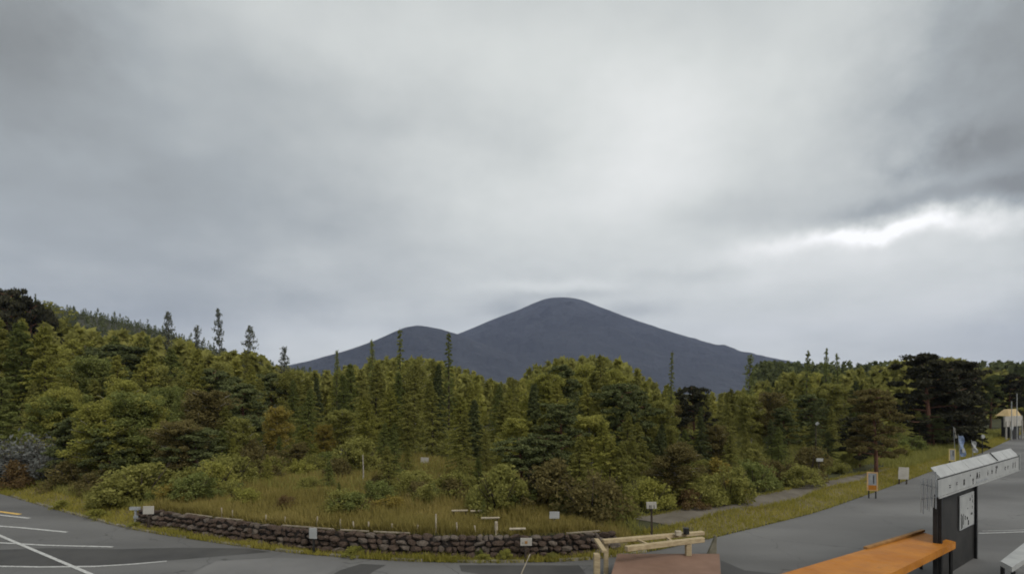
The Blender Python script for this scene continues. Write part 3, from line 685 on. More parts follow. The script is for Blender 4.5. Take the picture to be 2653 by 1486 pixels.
for (sx, y, c, h, w, lab) in ((905, 1448, 'yellow-green', .42, 1.7, 'bright yellow-green weed clump at the kerb below the left-hand wall board'),
    (1075, 1458, 'yellow-green', .26, 2.0, 'flat yellow-green weed clump at the kerb near the wall middle'), (1175, 1457, 'yellow-green', .22, 1.9, 'small yellow-green weed clump at the kerb right of the wall middle'),
    (1255, 1455, 'yellow-green', .3, 2.0, 'bright weed clump at the kerb left of the board marked in brown'), (1310, 1444, 'yellow-green', .45, 1.3, 'upright weed clump against the wall beside the board marked in brown'),
    (262, 1338, 'yellow-green', .5, 1.8, 'yellow-green weed clump on the verge left of the wall'), (175, 1312, 'yellow-green', .5, 1.5, 'yellow-green weed clump on the verge at the far left'),
    (360, 1362, 'yellow-green', .3, 2.2, 'low weed clump at the left foot of the wall'), (1430, 1442, 'olive', .28, 2.0, 'olive weed clump at the kerb below the wall right end'),
    (1245, 1440, 'green', .4, 1.0, 'green fern-like weed growing out of the wall face'), (945, 1425, 'dark green', .35, 1.0, 'dark green weed growing out of the wall face')):
    p = at(sx, y, z=.02); plant('bush', c, p.x, float(edge_y(p.x)) + (.16 if 'out of' not in lab else .34), h * .8, w, 'kerb', lab)
# clear labels for the rest
ZONES = [(-999, 350, 'at the far left'), (350, 620, 'behind the wall left end'), (620, 900, 'behind the left of the clearing'), (900, 1250, 'behind the right of the clearing'),
         (1250, 1480, 'behind the wall right end'), (1480, 1720, 'behind the wooden railing'), (1720, 1960, 'behind the dirt path start'), (1960, 2200, 'left of the orange-framed sign'), (2200, 2420, 'around the large dark pine'), (2420, 9999, 'at the far right by the road')]
ORD = ['first', 'second', 'third', 'fourth', 'fifth', 'sixth', 'seventh', 'eighth', 'ninth', 'tenth', 'eleventh', 'twelfth', 'thirteenth', 'fourteenth']
ROWW = {'front': 'front row', 'middle': 'middle rows', 'back': 'back rows', 'foot': 'at the forest foot', 'skyline': 'on the skyline', 'clearing': 'within the clearing', 'kerb': 'at the kerb'}
buckets = {}
for p in PLANTS:
    p['o']['category'] = 'bush' if p['kind'] in ('bush', 'twiggy') else 'tree'
    p['o']['group'] = {'kerb': 'weed clumps along the kerb', 'clearing': 'bushes in the clearing', 'foot': 'bushes at the forest foot', 'skyline': 'trees on the skyline'}.get(p['row'], 'trees of the %s row of the wood' % p['row'])
    if p['label']: p['o']['label'] = p['label']; continue
    zn = [z for z in ZONES if z[0] <= p['sx'] < z[1]][0][2]
    buckets.setdefault((p['color'], p['kind'], p['row'], zn), []).append(p)
for (c, k, row, zn), ps in buckets.items():
    ps.sort(key=lambda q: q['sx'])
    for i, p in enumerate(ps):
        pre = '' if len(ps) == 1 else ORD[i] + ' '
        p['o']['label'] = f"{pre}{c} {WORD[k]}{' from left' if pre else ''}, {ROWW[row]}, {zn}"

# masses that nobody can count: the far wood and the wooded hill
def far_wood(name, pts, hts, mat, nleaf, lab, seed):
    r = np.random.default_rng(seed); n = len(pts); pts = np.asarray(pts); hts = np.asarray(hts)
    k = r.random((n, nleaf)) ** 1.25; a = r.uniform(0, 6.283, (n, nleaf)); shape = r.uniform(.20, .32, n)[:, None]
    rad = (1 - k) ** .8 * shape * hts[:, None] * np.sqrt(r.random((n, nleaf)))
    C = np.stack([pts[:, 0, None] + np.cos(a) * rad, pts[:, 1, None] + np.sin(a) * rad, pts[:, 2, None] + (.06 + .94 * k) * hts[:, None]], -1).reshape(-1, 3)
    sz = np.repeat(hts * .075, nleaf)
    nv = r.normal(size=C.shape); u = np.cross(nv, r.normal(size=C.shape)); nv /= np.linalg.norm(nv, axis=1)[:, None]; u /= np.linalg.norm(u, axis=1)[:, None]; v = np.cross(nv, u)
    s = sz[:, None]; V = np.stack([C - u * s, C + u * s - v * s * .5, C + v * s * .9], 1).reshape(-1, 3)
    rn = np.repeat(np.repeat(r.random(n), nleaf) * .6 + r.random(len(C)) * .4, 3)
    o = link(name, np_mesh(name, V, np.arange(len(V)).reshape(-1, 3), mat, False, rn))
    return tag(o, lab, 'forest', kind='stuff')
pts = []; hts = []
for i in range(1100):
    s = random.uniform(-150, 2800); D = random.uniform(66, 150); x = (s - HX) / F * D
    yt = max(sky_y(s) + 12, 938) + random.uniform(-6, 24) if s > 1900 else sky_y(s) + random.uniform(5, 50)
    h = min(14, H + (HY - yt) / F * D)
    if D < edge_y(x) + 9 or h < 3: continue
    pts.append((x, D, 0)); hts.append(h)
far_wood('far_forest', pts, hts, LEAF['olive'], 210, 'mixed green and olive wood stretching away behind the front rows', 5)
sel = [i for i in range(0, len(pts), 3) if HX + F * pts[i][0] / pts[i][1] < 2150]; pts_b = [pts[i] for i in sel]; hts_b = [hts[i] for i in sel]
far_wood('far_light_forest', [(p[0] + 1.5, p[1] - 1, 0) for p in pts_b], [h * .96 for h in hts_b], LEAF['yellow-green'], 200, 'lighter yellow-green crowns within the far wood', 15)
pts = []; hts = []
px, pz = HILLP
for i in range(4200):
    y = 300 - 150 * random.random() ** 1.6 + random.uniform(-2, 12); t = (y - 300) / 160
    x = random.uniform(-330, -10); zc = float(np.interp(x, px, pz)) * (1 - abs(min(t, .1))) ** 1.25 - 2.5
    if HX + F * x / y > 900: continue
    pts.append((x, y, zc)); hts.append(random.uniform(2.5, 4.5) if random.random() < .93 else random.uniform(4.5, 7))
far_wood('hill_forest', pts, hts, LEAF['dark green'], 60, 'dark conifer forest covering the hill slope at the left', 6)
pts = []; hts = []
for i in range(500):
    s = random.uniform(1950, 2850); D = random.uniform(150, 260); x = (s - HX) / F * D
    pts.append((x, D, 0)); hts.append(H + (HY - random.uniform(935, 962)) / F * D)
far_wood('distant_treeline', pts, hts, LEAF['dark green'], 70, 'distant low line of conifers at the right horizon', 7)

# grass
def grass(name, n, sampler, hmin, hmax, mat, lab, seed, w=.022):
    r = np.random.default_rng(seed); x, y = sampler(r, n); z = ground_z(x, y); n = len(x)
    h = r.uniform(hmin, hmax, n) * (.7 + .45 * (vnoise(x, y, 1.1, 5) + .3)); h = np.clip(h, hmin * .4, None)
    a = r.uniform(0, 6.283, n); lx = r.normal(size=n) * .28 * h; ly = r.normal(size=n) * .28 * h
    dx = np.cos(a) * w; dy = np.sin(a) * w
    V = np.stack([np.stack([x - dx, y - dy, z], 1), np.stack([x + dx, y + dy, z], 1), np.stack([x + lx, y + ly, z + h], 1)], 1).reshape(-1, 3)
    rn = np.clip(.5 + .35 * vnoise(x, y, .5, 9) + r.normal(size=n) * .18, 0, 1)
    o = link(name, np_mesh(name, V, np.arange(3 * n).reshape(-1, 3), mat, False, np.repeat(rn, 3)))
    return tag(o, lab, 'grass', kind='stuff')
g_gold = leaf_mat('grass_golden', (.27, .225, .07), .5, (.42, .33, .13), .45)
g_green = leaf_mat('grass_green', (.26, .24, .05), .4, (.40, .34, .09), .45)
def s_clear(r, n):
    x = r.uniform(-14.5, 4, n); t = .72 + (r.random(n) ** 1.3) * 17; k = t < 18 - np.abs(x + 5.5) ** 2 * .14; x = x[k]; return x, edge_y(x) + t[k]
grass('meadow_grass', 95000, s_clear, .2, .46, g_gold, 'tall golden autumn grass on the bank above the stone wall', 21)
def s_verge(r, n):
    x = r.uniform(-45, 62, n); w = np.where((x > WALL_X0) & (x < WALL_X1), .30, 1.75); t = -.06 + r.random(n) ** 1.2 * (w + .16)
    k = vnoise(x, x * .3, 1.4, 2) + r.normal(size=n) * .35 > -.45; return x[k], edge_y(x[k]) + t[k]
grass('verge_grass', 60000, s_verge, .06, .26, g_green, 'yellow-green grass and weeds fringing the car park kerb', 22, .018)
def s_pathside(r, n):
    x = r.uniform(4.4, 27, n); side = r.random(n) < .5
    lo = 1.7 + .2 * np.sin(x * .9); hi = 3.6 - np.clip(x - 14, 0, 13) * .11
    t = np.where(side, lo + np.abs(r.normal(size=n)) * .16, hi - np.abs(r.normal(size=n)) * .2 + .1); return x, edge_y(x) + t
grass('path_side_grass', 8000, s_pathside, .05, .2, g_green, 'short grass creeping in from both sides of the dirt path', 26, .016)
def s_top(r, n):
    x = r.uniform(-14.2, 3.4, n); k = vnoise(x, x * .2, 2.1, 4) + r.normal(size=n) * .3 > .1; x = x[k]; return x, edge_y(x) + r.uniform(.69, .80, len(x))
grass('wall_top_grass', 9000, s_top, .12, .30, g_gold, 'dry grass hanging over the top edge of the stone wall', 25, .016)
def s_floor(r, n):
    x = r.uniform(-42, 60, n); t = 1.5 + r.random(n) ** 1.5 * 40; k = ~((x > 4.5) & (x < 24) & (t > 1.5) & (t < 4.1)) & ~((x > -14) & (x < 3) & (t < 5)); x = x[k]; return x, edge_y(x) + t[k]
grass('undergrowth', 150000, s_floor, .2, .6, LEAF['olive'], 'olive undergrowth on the forest floor between trunks', 23, .03)

# ------------------------------------------------------------------ boards, stakes and rails on the bank
def gz(p): return float(ground_z(p.x, p.y)) if p.y > edge_y(p.x) else 0.0
def board(sx, sy, wpx, hpx, D, label, mat='white_dull', marks=(), post='bark', posts=1, rz=0, group='small boards on posts around the bank', postmat=None):
    c = at(sx, sy, D=D); w = wpx / F * D; h = hpx / F * D; zg = gz(c)
    root = empty('sign_board', (c.x, c.y, zg), rz + random.uniform(-.25, .25)); root.rotation_euler[1] = random.uniform(-.05, .05); root.rotation_euler[0] = random.uniform(-.03, .05); tag(root, label, 'sign', group)
    pz = c.z - zg
    MB().box((0, 0, pz), (w, .03, h)).build('plate', M[mat], root, bevel=.006)
    for k in range(posts):
        ox = 0 if posts == 1 else (k - .5) * w * .7
        MB().box((ox, .045, pz / 2 - .05 + h * .15), (.06, .055, pz + h * .3 + .1)).build('post', M[postmat or post], root)
    for (mx, mz, mw, mh, mm) in marks:
        MB().box((mx * w, -.019, pz + mz * h), (mw * w, .006, mh * h)).build('mark', M[mm], root)
    return root
board(384, 1320, 26, 21, at_t(384, .12), 'pale square board on a post at the left end of the stone wall')
board(811, 1380, 21, 28, at_t(811, .10), 'upright pale board with a dark backing post in front of the stone wall', 'white', postmat='dark', posts=1)
board(1362, 1402, 30, 20, at_t(1362, .1), 'pale board with a small brown mark at the right part of the wall', 'white_dull', ((.0, -.05, .22, .35, 'brown_mark'), (-.3, -.1, .06, .12, 'dark')))
board(1100, 1192, 21, 16, 32, 'pale square board standing among the trees above the clearing')
board(1435, 1333, 26, 18, at_t(1435, 1.2), 'blank pale board at the edge of the dark wood, right of the clearing', 'white')
board(1690, 1308, 26, 18, at_t(1690, 1.0), 'pale board with small dark marks beside the start of the dirt path', 'white_dull', ((-.2, -.2, .06, .5, 'dark'), (-.05, -.2, .06, .5, 'dark'), (.25, -.2, .06, .5, 'dark')))
board(2340, 1225, 25, 31, 30.5, 'broad pale grey board standing on the roadside beneath the large dark pine', 'white_dull', posts=2)
board(2120, 1190, 18, 8, 29.5, 'small pale plate on a post in the bushes behind the path', 'white')
# faint grey post with cross piece left of the wall
p = at(352, 1345, z=.1); D = at_t(352, .6); p = Vector(((352 - HX) / F * D, D, gz(Vector(((352 - HX) / F * D, D, 0)))))
r_ = tag(empty('marker_post', p), 'grey-green post with a cross piece, just left of the first board', 'post')
MB().box((0, 0, .28), (.07, .07, .64)).build('shaft', M['grey_metal'], r_); MB().box((0, -.04, .55), (.42, .05, .12)).build('cross_piece', M['grey_metal'], r_); MB().box((.05, -.04, .22), (.22, .04, .10)).build('plate', M['grey_metal'], r_)
# stakes
stk = [(576, 1314, 1333), (604, 1320, 1340), (821, 1337, 1352), (882, 1344, 1362), (917, 1349, 1367), (1017, 1355, 1374), (1084, 1360, 1380), (1130, 1330, 1351), (955, 1350, 1366), (1185, 1352, 1372), (1286, 1350, 1384), (1232, 1362, 1380), (690, 1334, 1350), (738, 1340, 1356)]
for i, (sx, y0, y1) in enumerate(sorted(stk)):
    D = at_t(sx, .78); x = (sx - HX) / F * D; zg = float(ground_z(x, D)); zt = H - (y0 - HY) / F * D
    hh = max(zt - zg, .25); thick = .055 if sx == 1286 else .028
    b = MB().tube([(0, 0, -.08), (random.uniform(-.03, .03), 0, hh)], [thick, thick * .9], 6)
    o = b.build('wooden_stake', M['wood_grey'], loc=(x, D, zg))
    lab = 'thickest pale stake on the bank, left of the board marked in brown' if sx == 1286 else f'{ORD[i]} thin pale stake from the left, standing in the grass above the wall'
    tag(o, lab, 'stake', 'stakes in the grass above the wall')
o = MB().tube([(0, 0, -.1), (.03, 0, .8), (.0, 0, 1.65)], [.035, .03, .02], 7).build('pale_pole', M['bark_pale'], loc=(at(940, 1255, z=.7).x, at(940, 1255, z=.7).y, .45))
tag(o, 'slim pale pole standing at the back of the golden clearing', 'pole')
o = MB().tube([(0, 0, 0), (.25, .02, .55)], [.018, .014], 6).build('leaning_stick', M['wood_grey'], loc=(at(1350, 1486, z=0).x, at(1350, 1486, z=0).y, 0))
tag(o, 'thin leaning stick on the asphalt below the board marked in brown', 'stick')
for (x0, x1, y, t, lab) in ((1170, 1212, 1322, 0, 'left one of two low log rails lying end to end right of the clearing'), (1219, 1256, 1323, 0, 'right one of two low log rails lying end to end right of the clearing'),
                         (1247, 1294, 1341, 0, 'low log rail nearest the thick pale stake'), (1254, 1280, 1285, 0, 'short log rail farthest back at the dark bushes'),
                         (1496, 1534, 1318, 0, 'low log rail right of the blank pale board'), (1320, 1362, 1369, 0, 'thin log lying just above the wall right part')):
    D = at(x0, y, z=.98).y; a = at(x0, y, D=D); b_ = at(x1, y - 1, D=D)
    root = tag(empty('log_rail', (a.x, a.y, gz(a))), lab, 'rail', 'low log rails on the bank'); z_ = a.z - gz(a); w_ = b_.x - a.x
    MB().tube([(0, 0, z_), (w_, 0, z_ + .01)], [.035, .032], 7).build('log', M['wood_grey'], root)
    for q in (() if x0 == 1320 else (.12, .88)): MB().tube([(w_ * q, .03, -.1), (w_ * q, .03, z_)], [.022, .022], 6).build('post', M['bark'], root)

# wooden railing and brown platform in the foreground
deck_z = .5
dk = empty('brown_platform', (4.6, 14, 0)); tag(dk, 'raised red-brown platform beside the wooden railing in the foreground', 'platform')
def topoly(name, px_pts, zt, zb, mat, parent, origin):
    P = [at(x, y, z=zt) - Vector(origin) for x, y in px_pts]; n = len(P); b = MB()
    V = [(p.x, p.y, zt - origin[2]) for p in P] + [(p.x, p.y, zb - origin[2]) for p in P]
    b.add(V, [tuple(range(n)), tuple(range(n, 2 * n))[::-1]] + [(i, i + n, (i + 1) % n + n, (i + 1) % n) for i in range(n)])
    return b.build(name, mat, parent)
topoly('deck_surface', [(1600, 1433), (1864, 1433), (1870, 1530), (1570, 1530)], deck_z, deck_z - .055, M['brown_deck'], dk, (4.6, 14, 0))
topoly('base', [(1604, 1436), (1860, 1436), (1866, 1530), (1576, 1530)], deck_z - .06, -.1, M['dark'], dk, (4.6, 14, 0))
rl = empty('wooden_railing', (3, 15, 0)); tag(rl, 'pale timber railing with broad top planks at the foreground corner', 'railing')
def rp(x, y, z): return at(x, y, z=z) - Vector((3, 15, 0))
MB().beam(rp(1562, 1401, .95), rp(1822, 1379, .95), .16, .10).build('top_plank', M['wood'], rl, bevel=.008)
MB().beam(rp(1622, 1420, .90), rp(1822, 1396, .90), .15, .13).build('top_plank', M['wood'], rl, bevel=.008)
MB().beam(rp(1545, 1396, .96), rp(1566, 1427, .96), .13, .07).build('end_plank', M['wood'], rl, bevel=.008)
for (x, y, zb, w) in ((1546, 1432, -.05, .155), (1783, 1402, deck_z, .15), (1570, 1403, -.05, .12)):
    t = rp(x, y, .88); MB().box((t.x, t.y, (.88 + zb) / 2), (w, w, .88 - zb)).build('post', M['wood'], rl, bevel=.01)
for k in (.32, .62): # spacers between the planks
    a = rp(1562 + 260 * k, 1401 - 22 * k, .93); b_ = rp(1622 + 200 * k, 1420 - 24 * k, .90); MB().beam(a, b_, .07, .05).build('spacer', M['wood'], rl)
t = rp(1778, 1382, 1.0); MB().tube([(t.x, t.y, 1.0), (t.x, t.y, 1.17)], [.085, .085], 10).build('post_cap', M['dark'], rl)
t = rp(1757, 1384, 1.0); MB().box((t.x, t.y, 1.05), (.15, .13, .12)).build('block', M['wood_grey'], rl)
gp = at(1853, 1440, z=.0); o = MB().hexa([(-.25, 0, 0), (.05, 0, 0), (.05, .12, 0), (-.25, .12, 0), (.02, 0, .62), (.05, 0, .62), (.05, .12, .62), (.02, .12, .62)]).build('concrete_fin', M['kerb'], loc=(gp.x, gp.y, 0), bevel=.01)
tag(o, 'tapering grey concrete block at the right end of the wooden railing', 'block')

# ------------------------------------------------------------------ kiosk with the long white fascia
A = Vector((11.0, 14.4, 0)); ang = math.atan2(5.2, 6.8); LEN = 8.56
ki = empty('kiosk', A, ang); tag(ki, 'dark kiosk under a long white lettered fascia board at the lower right', 'kiosk')
# local frame: x along the front, y towards the back
FZ0, FZ1 = 2.30, 2.76
MB().box((LEN / 2, .04, (FZ0 + FZ1) / 2), (LEN, .06, FZ1 - FZ0)).build('fascia', M['white'], ki, bevel=.006)
b = MB(); b.hexa([(0, .09, FZ0 + .02), (LEN, .09, FZ0 + .02), (LEN, .44, FZ0 + .02), (0, .44, FZ0 + .02), (0, .09, FZ1 + .02), (LEN, .09, FZ1 + .02), (LEN, .44, FZ1 + .38), (0, .44, FZ1 + .38)])
for q in range(6):  # roof in sheets
    x0 = max(.22, LEN * q / 6 + .012); x1 = LEN * (q + 1) / 6 - .012
    MB().hexa([(x0, .03, FZ1 + .005), (x1, .03, FZ1 + .005), (x1, .24, FZ1 + .24), (x0, .24, FZ1 + .24), (x0, .03, FZ1 + .03), (x1, .03, FZ1 + .03), (x1, .24, FZ1 + .27), (x0, .24, FZ1 + .27)]).build('roof_sheet', M['white'], ki)
MB().beam((5.85, .03, FZ1 + .05), (5.85, .23, FZ1 + .28), .05, .03).build('roof_rib', M['black'], ki)
MB().box((LEN / 2, .0, FZ0 - .02), (LEN, .03, .03)).build('trim', M['white'], ki)
MB().box((LEN / 2, .02, FZ1 + .005), (LEN, .03, .02)).build('trim', M['black'], ki)
MB().box((LEN - .03, .02, (FZ0 + FZ1) / 2 + .03), (.05, .09, FZ1 - FZ0 + .12)).build('end_trim', M['white'], ki)
# lattice at the left end
for q in range(8):
    yy = .05 + q * .045; MB().box((-.06 - .02 * (q % 2), yy, FZ0 + .18 - .03 * q), (.02, .02, .95 - .04 * (q % 3) * 3)).build('lattice_rod', M['white'] if q % 2 else M['grey_metal'], ki)
MB().beam((-.04, .0, FZ0 + .25), (-.04, .38, FZ0 + .30), .02, .03).build('lattice_rail', M['grey_metal'], ki)
MB().beam((-.04, .0, FZ0 + .03), (-.04, .38, FZ0 - .1), .02, .03).build('lattice_rail', M['grey_metal'], ki)
MB().box((2.27, .24, FZ0 / 2 - .03), (3.36, .12, FZ0 - .02)).build('body', M['dark'], ki, bevel=.01)
MB().box((3.90, .14, FZ0 / 2 - .03), (.10, .06, FZ0 - .04)).build('corner_post', M['black'], ki)
MB().box((.66, .14, FZ0 / 2 - .03), (.10, .06, FZ0 - .04)).build('corner_post', M['black'], ki)
# poster
po = MB().box((2.62, .145, 1.56), (1.36, .03, .98)).build('poster', M['white'], ki, bevel=.004)
for (mx, mz, mw, mh) in ((2.06, 1.32, .05, .42), (2.16, 1.30, .035, .36), (2.26, 1.36, .03, .30), (2.42, 1.38, .06, .12), (2.62, 1.34, .10, .08), (2.66, 1.62, .03, .05), (2.72, 1.2, .09, .14), (3.05, 1.42, .14, .06), (3.15, 1.78, .04, .1), (2.9, 1.86, .05, .08), (3.1, 1.92, .03, .1), (3.12, 1.6, .03, .08)):
    MB().box((mx, .127, mz), (mw, .006, mh)).build('mark', M['dark'], po)
for zz, ww in ((2.03, 1.30), (1.09, 1.30)):
    MB().box((2.62, .126, zz), (ww, .006, .012)).build('mark', M['grey_metal'], po)
po.location = (.36, 0, 0)
# lettering on the fascia, as far as it can be read
def letters(txt, x, z, size, parent):
    cu = bpy.data.curves.new('lettering', 'FONT'); cu.body = txt; cu.size = size; cu.extrude = .004; cu.space_character = 1.15
    tmp = bpy.data.objects.new('tmp', cu); COL.objects.link(tmp); dg = bpy.context.evaluated_depsgraph_get(); me = bpy.data.meshes.new_from_object(tmp.evaluated_get(dg))
    bpy.data.objects.remove(tmp); me.materials.clear(); me.materials.append(M['dark'])
    o = link('lettering', me, parent); o.location = (x, .004, z); o.rotation_euler = (R(90), 0, 0); return o
for (txt, x, z, s) in (('=', .85, FZ0 + .10, .26), ('=', 1.45, FZ0 + .13, .22), ('II', 2.1, FZ0 + .10, .24), ("'", 2.75, FZ0 + .2, .2), ('Y', 2.95, FZ0 + .04, .24), ('A i', 3.35, FZ0 + .16, .28), ('i', 4.55, FZ0 + .16, .24), ('v', 5.0, FZ0 + .17, .24), ("7'", 5.45, FZ0 + .14, .32), ('r', 6.6, FZ0 + .15, .24), ('r', 6.95, FZ0 + .15, .24), ('1', 7.6, FZ0 + .12, .28), ('1', 7.9, FZ0 + .12, .28)):
    letters(txt, x, z, s, ki)
MB().box((4.0, .005, FZ0 + .065), (1.3, .008, .05)).build('mark', M['grey_metal'], ki)

# orange-covered long table in front of the kiosk, white table beside it
def table(name, pts, z, label, cat, topmat, legmat, thick, skirt=0):
    O = at(*pts[0], z=z); P = [at(x, y, z=z) - O for x, y in pts]; root = tag(empty(name, (O.x, O.y, 0)), label, cat)
    V = []; b = MB(); nn = 14; mm = 6
    for i in range(nn + 1):
        for j in range(mm + 1):
            u, v = i / nn, j / mm; p = P[0].lerp(P[1], u).lerp(P[3].lerp(P[2], u), v)
            V.append((p.x, p.y, z - skirt * .03 * math.sin(u * 9) * math.sin(v * 3.14)))
    n2 = len(V); V2 = [(x, y, q - thick) for x, y, q in V]; fs = []
    for i in range(nn):
        for j in range(mm):
            a = i * (mm + 1) + j; q = (a, a + 1, a + mm + 2, a + mm + 1); fs.append(q); fs.append(tuple(k + n2 for k in q[::-1]))
    ring = [i * (mm + 1) for i in range(nn + 1)] + [nn * (mm + 1) + j for j in range(1, mm + 1)] + [i * (mm + 1) + mm for i in range(nn - 1, -1, -1)] + list(range(mm - 1, 0, -1))
    for k in range(len(ring)): a, c = ring[k], ring[(k + 1) % len(ring)]; fs.append((a, c, c + n2, a + n2))
    b.add(V + V2, fs); b.build('cover' if skirt else 'tabletop', topmat, root)
    ctr = (P[0] + P[1] + P[2] + P[3]) / 4
    for p in P:
        q = p.lerp(ctr, .08); MB().box((q.x, q.y, (z - thick) / 2), (.06, .06, z - thick)).build('leg', legmat, root)
    return root, P
tr_, P = table('covered_table', [(2000, 1492), (2392, 1377), (2476, 1402), (2292, 1492)], 1.0, 'long table under an orange tarpaulin in front of the dark kiosk', 'table', M['orange'], M['black'], .18, 1)
e0, e1 = P[0], P[1]; nn_ = (e1 - e0).normalized()
MB().beam((e0.lerp(e1, .55).x, e0.lerp(e1, .55).y, 1.03), (e1.x, e1.y, 1.05), .10, .05).build('edge_board', M['brown_mark'], tr_)
for q in (.24, .28):
    p = P[0].lerp(P[3], 1).lerp(P[0], .45) + Vector((q * 1.0, .02, 0)); MB().box((p.x, p.y - .08, 1.01), (.055, .30, .03)).build('strap', M['black'], tr_)
table('white_table', [(2592, 1452), (2680, 1384), (2720, 1404), (2622, 1468)], .95, 'white-topped table with black legs at the lower right corner', 'table', M['white'], M['black'], .12)

# ------------------------------------------------------------------ roadside things at the right
def framed_sign(sx, ytop, ybot, ybase, wpx, mat, label, orange):
    p = at(sx, ybase, z=0.0); D = p.y; zg = gz(p); root = tag(empty('framed_sign', (p.x, p.y, zg), -.4), label, 'sign', 'framed standing signs beside the road')
    z1 = H - (ytop - HY) / F * D - zg; z0 = H - (ybot - HY) / F * D - zg; w = wpx / F * D * 1.1
    z0 = max(z0, .1)
    MB().box((0, 0, (z0 + z1) / 2), (w - .08, .03, z1 - z0 - .08)).build('panel', M['grey_metal'], root)
    for s in (-1, 1): MB().box((s * (w / 2 - .025), 0, (z0 + z1) / 2), (.05, .05, z1 - z0)).build('frame', M[mat], root)
    for z_ in (z0 + .025, z1 - .025): MB().box((0, 0, z_), (w - .10, .05, .05)).build('frame', M[mat], root)
    if orange: MB().box((0, -.02, z0 + (z1 - z0) * .17), (w - .12, .01, (z1 - z0) * .26)).build('colour_field', M['orange'], root)
    MB().box((w * .12, -.02, z0 + (z1 - z0) * .62), (.04, .01, (z1 - z0) * .45)).build('mark', M['dark'], root)
    MB().box((-w * .12, -.02, z0 + (z1 - z0) * .7), (.05, .01, (z1 - z0) * .3)).build('mark', M['white'], root)
    for s in (-1, 1): MB().box((s * w * .32, .02, z0 / 2 - .02), (.05, .05, z0 + .04)).build('leg', M['dark'], root)
    return root
framed_sign(2260, 1222, 1270, 1290, 22, 'orange_frame', 'orange-framed upright sign on the verge left of the broad pale board', True)
framed_sign(2467, 1162, 1193, 1206, 13, 'yellow_frame', 'yellowish framed upright sign beside the blue and white banner', False)
def banner(sx, ytop, ybot, D, w, mat1, mat2, label, lean=.15, base=1.0):
    p = at(sx, ybot, D=D); zg = gz(p); root = tag(empty('banner', (p.x, p.y, zg)), label, 'banner', 'banners on poles beside the road')
    z1 = H - (ytop - HY) / F * D - zg; z0 = max(.15, H - (ybot - HY) / F * D - zg)
    MB().tube([(0, 0, -.05), (-lean, 0, z1 + .1)], [.02, .015], 6).build('pole', M['grey_metal'], root)
    b = MB(); V = []; n = 8
    for i in range(n + 1):
        k = i / n; z = z0 + (z1 - z0) * k; xo = -lean * k
        for s in (0, .5, 1): V.append((xo + .03 + s * w * (1 + .15 * math.sin(i * 1.3)), .05 * math.sin(i * 1.1 + s * 3), z))
    b.add(V, [(i * 3 + j, i * 3 + j + 1, i * 3 + j + 4, i * 3 + j + 3) for i in range(n) for j in range(2)])
    o = b.build('cloth', M[mat1], root); sm = o.modifiers.new('thickness', 'SOLIDIFY'); sm.thickness = .008
    if mat2: MB().box((w * .5, -.06, z0 + (z1 - z0) * .3), (w * .55, .01, (z1 - z0) * .2)).build('white_field', M[mat2], root)
    return root
banner(2488, 1128, 1182, 40, .34, 'blue', 'white', 'blue and white cloth banner on a leaning pole below the dark pines')
banner(2522, 1142, 1172, 41, .28, 'white', None, 'white cloth banner right of the blue and white one')
banner(2475, 1107, 1135, 43, .08, 'white_dull', None, 'thin pale pennant above the yellowish framed sign')
p = at(2545, 1130, D=46); zg = gz(p); root = tag(empty('road_mirror', (p.x, p.y, zg)), 'small white round mirror on a post near the far road', 'mirror')
MB().tube([(0, 0, 0), (0, 0, p.z - zg)], [.035, .03], 7).build('post', M['dark'], root)
MB().tube([(0, -.04, p.z - zg), (0, -.09, p.z - zg)], [.17, .15], 16).build('mirror_disc', M['white'], root)
p = at(2114, 1100, D=31); zg = gz(p); root = tag(empty('path_lamp', (p.x, p.y, zg)), 'small white-headed lamp on a pole among trees behind the path', 'lamp')
MB().tube([(0, 0, 0), (0, 0, p.z - zg)], [.028, .02], 7).build('pole', M['bark'], root)
MB().tube([(0, 0, p.z - zg), (.12, -.02, p.z - zg + .12)], [.06, .09], 10).build('lamp_head', M['white'], root)
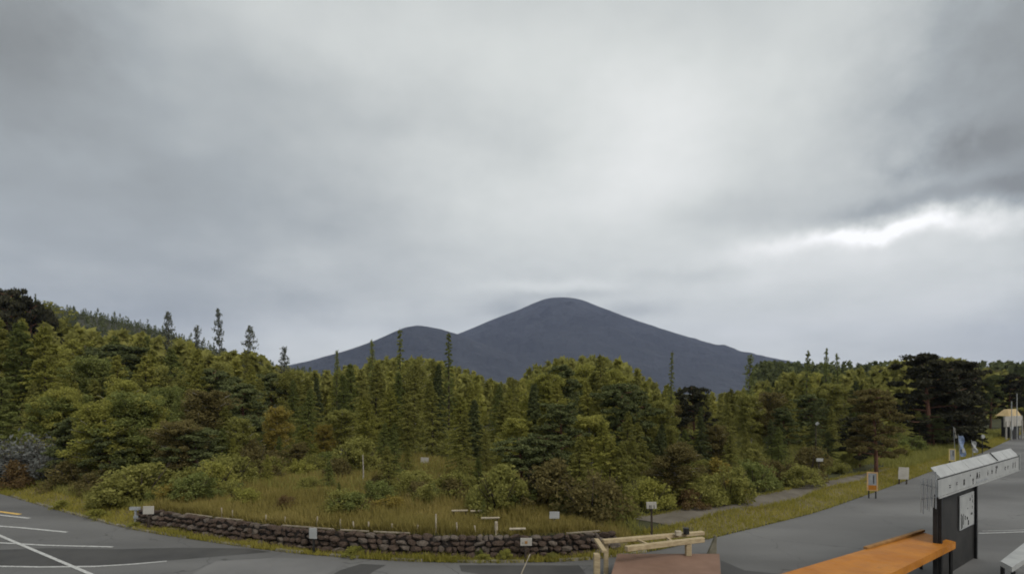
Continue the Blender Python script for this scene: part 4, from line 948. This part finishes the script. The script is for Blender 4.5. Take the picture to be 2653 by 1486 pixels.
# entrance hut far right
p0 = at(2602, 1140, z=0); hut = tag(empty('entrance_hut', (p0.x, p0.y, 0), math.atan2(5.2, 6.8) * .8), 'small entrance hut with white boards and tan roof at the right edge', 'hut')
MB().box((2.2, 0, 1.95), (4.4, .14, 1.1)).build('white_board', M['white_dull'], hut, bevel=.01)
MB().box((3.7, .75, 1.1), (1.6, 1.0, 2.2)).build('body', M['dark'], hut)
MB().hexa([(1.5, .1, 2.5), (4.6, .1, 2.5), (4.6, 1.3, 2.5), (1.5, 1.3, 2.5), (2.3, .5, 3.2), (4.6, .5, 3.2), (4.6, .8, 3.2), (2.3, .8, 3.2)]).build('roof', M['tan_roof'], hut)
for xx, hh in ((.15, 2.0), (1.35, 2.0), (4.2, 2.0)): MB().box((xx, -.1, hh / 2), (.12, .12, hh)).build('post', M['white_dull'], hut)
for xx, hh in ((1.05, 4.1), (2.4, 4.9)): MB().tube([(xx, -.25, 0), (xx, -.25, hh)], [.05, .035], 7).build('pole', M['white'], hut)
MB().hexa([(1.2, -.14, 1.0), (1.7, -.14, 1.0), (1.7, -.08, 1.0), (1.2, -.08, 1.0), (.95, -.14, 1.4), (1.95, -.14, 1.4), (1.95, -.08, 1.4), (.95, -.08, 1.4)]).build('sign_panel', M['white'], hut)

# ------------------------------------------------------------------ haze
hz = MB().hexa([(-7500, -2600, -1.2), (7500, -2600, -1.2), (7500, 6500, -1.2), (-7500, 6500, -1.2), (-7500, -2600, 760), (7500, -2600, 760), (7500, 6500, 760), (-7500, 6500, 760)])
hm = bpy.data.materials.new('haze_air'); hm.use_nodes = True; nt = hm.node_tree
for n in list(nt.nodes): nt.nodes.remove(n)
o_ = nt.nodes.new('ShaderNodeOutputMaterial'); pv = nt.nodes.new('ShaderNodeVolumePrincipled')
pv.inputs['Color'].default_value = (.56, .66, 1.0, 1); pv.inputs['Density'].default_value = 8.2e-5; pv.inputs['Anisotropy'].default_value = .0
nt.links.new(pv.outputs[0], o_.inputs['Volume'])
tag(hz.build('haze', hm), 'thin blue-grey haze over the whole view', 'haze', kind='stuff')
print('PLANTS', len(PLANTS), 'STONES', ns)
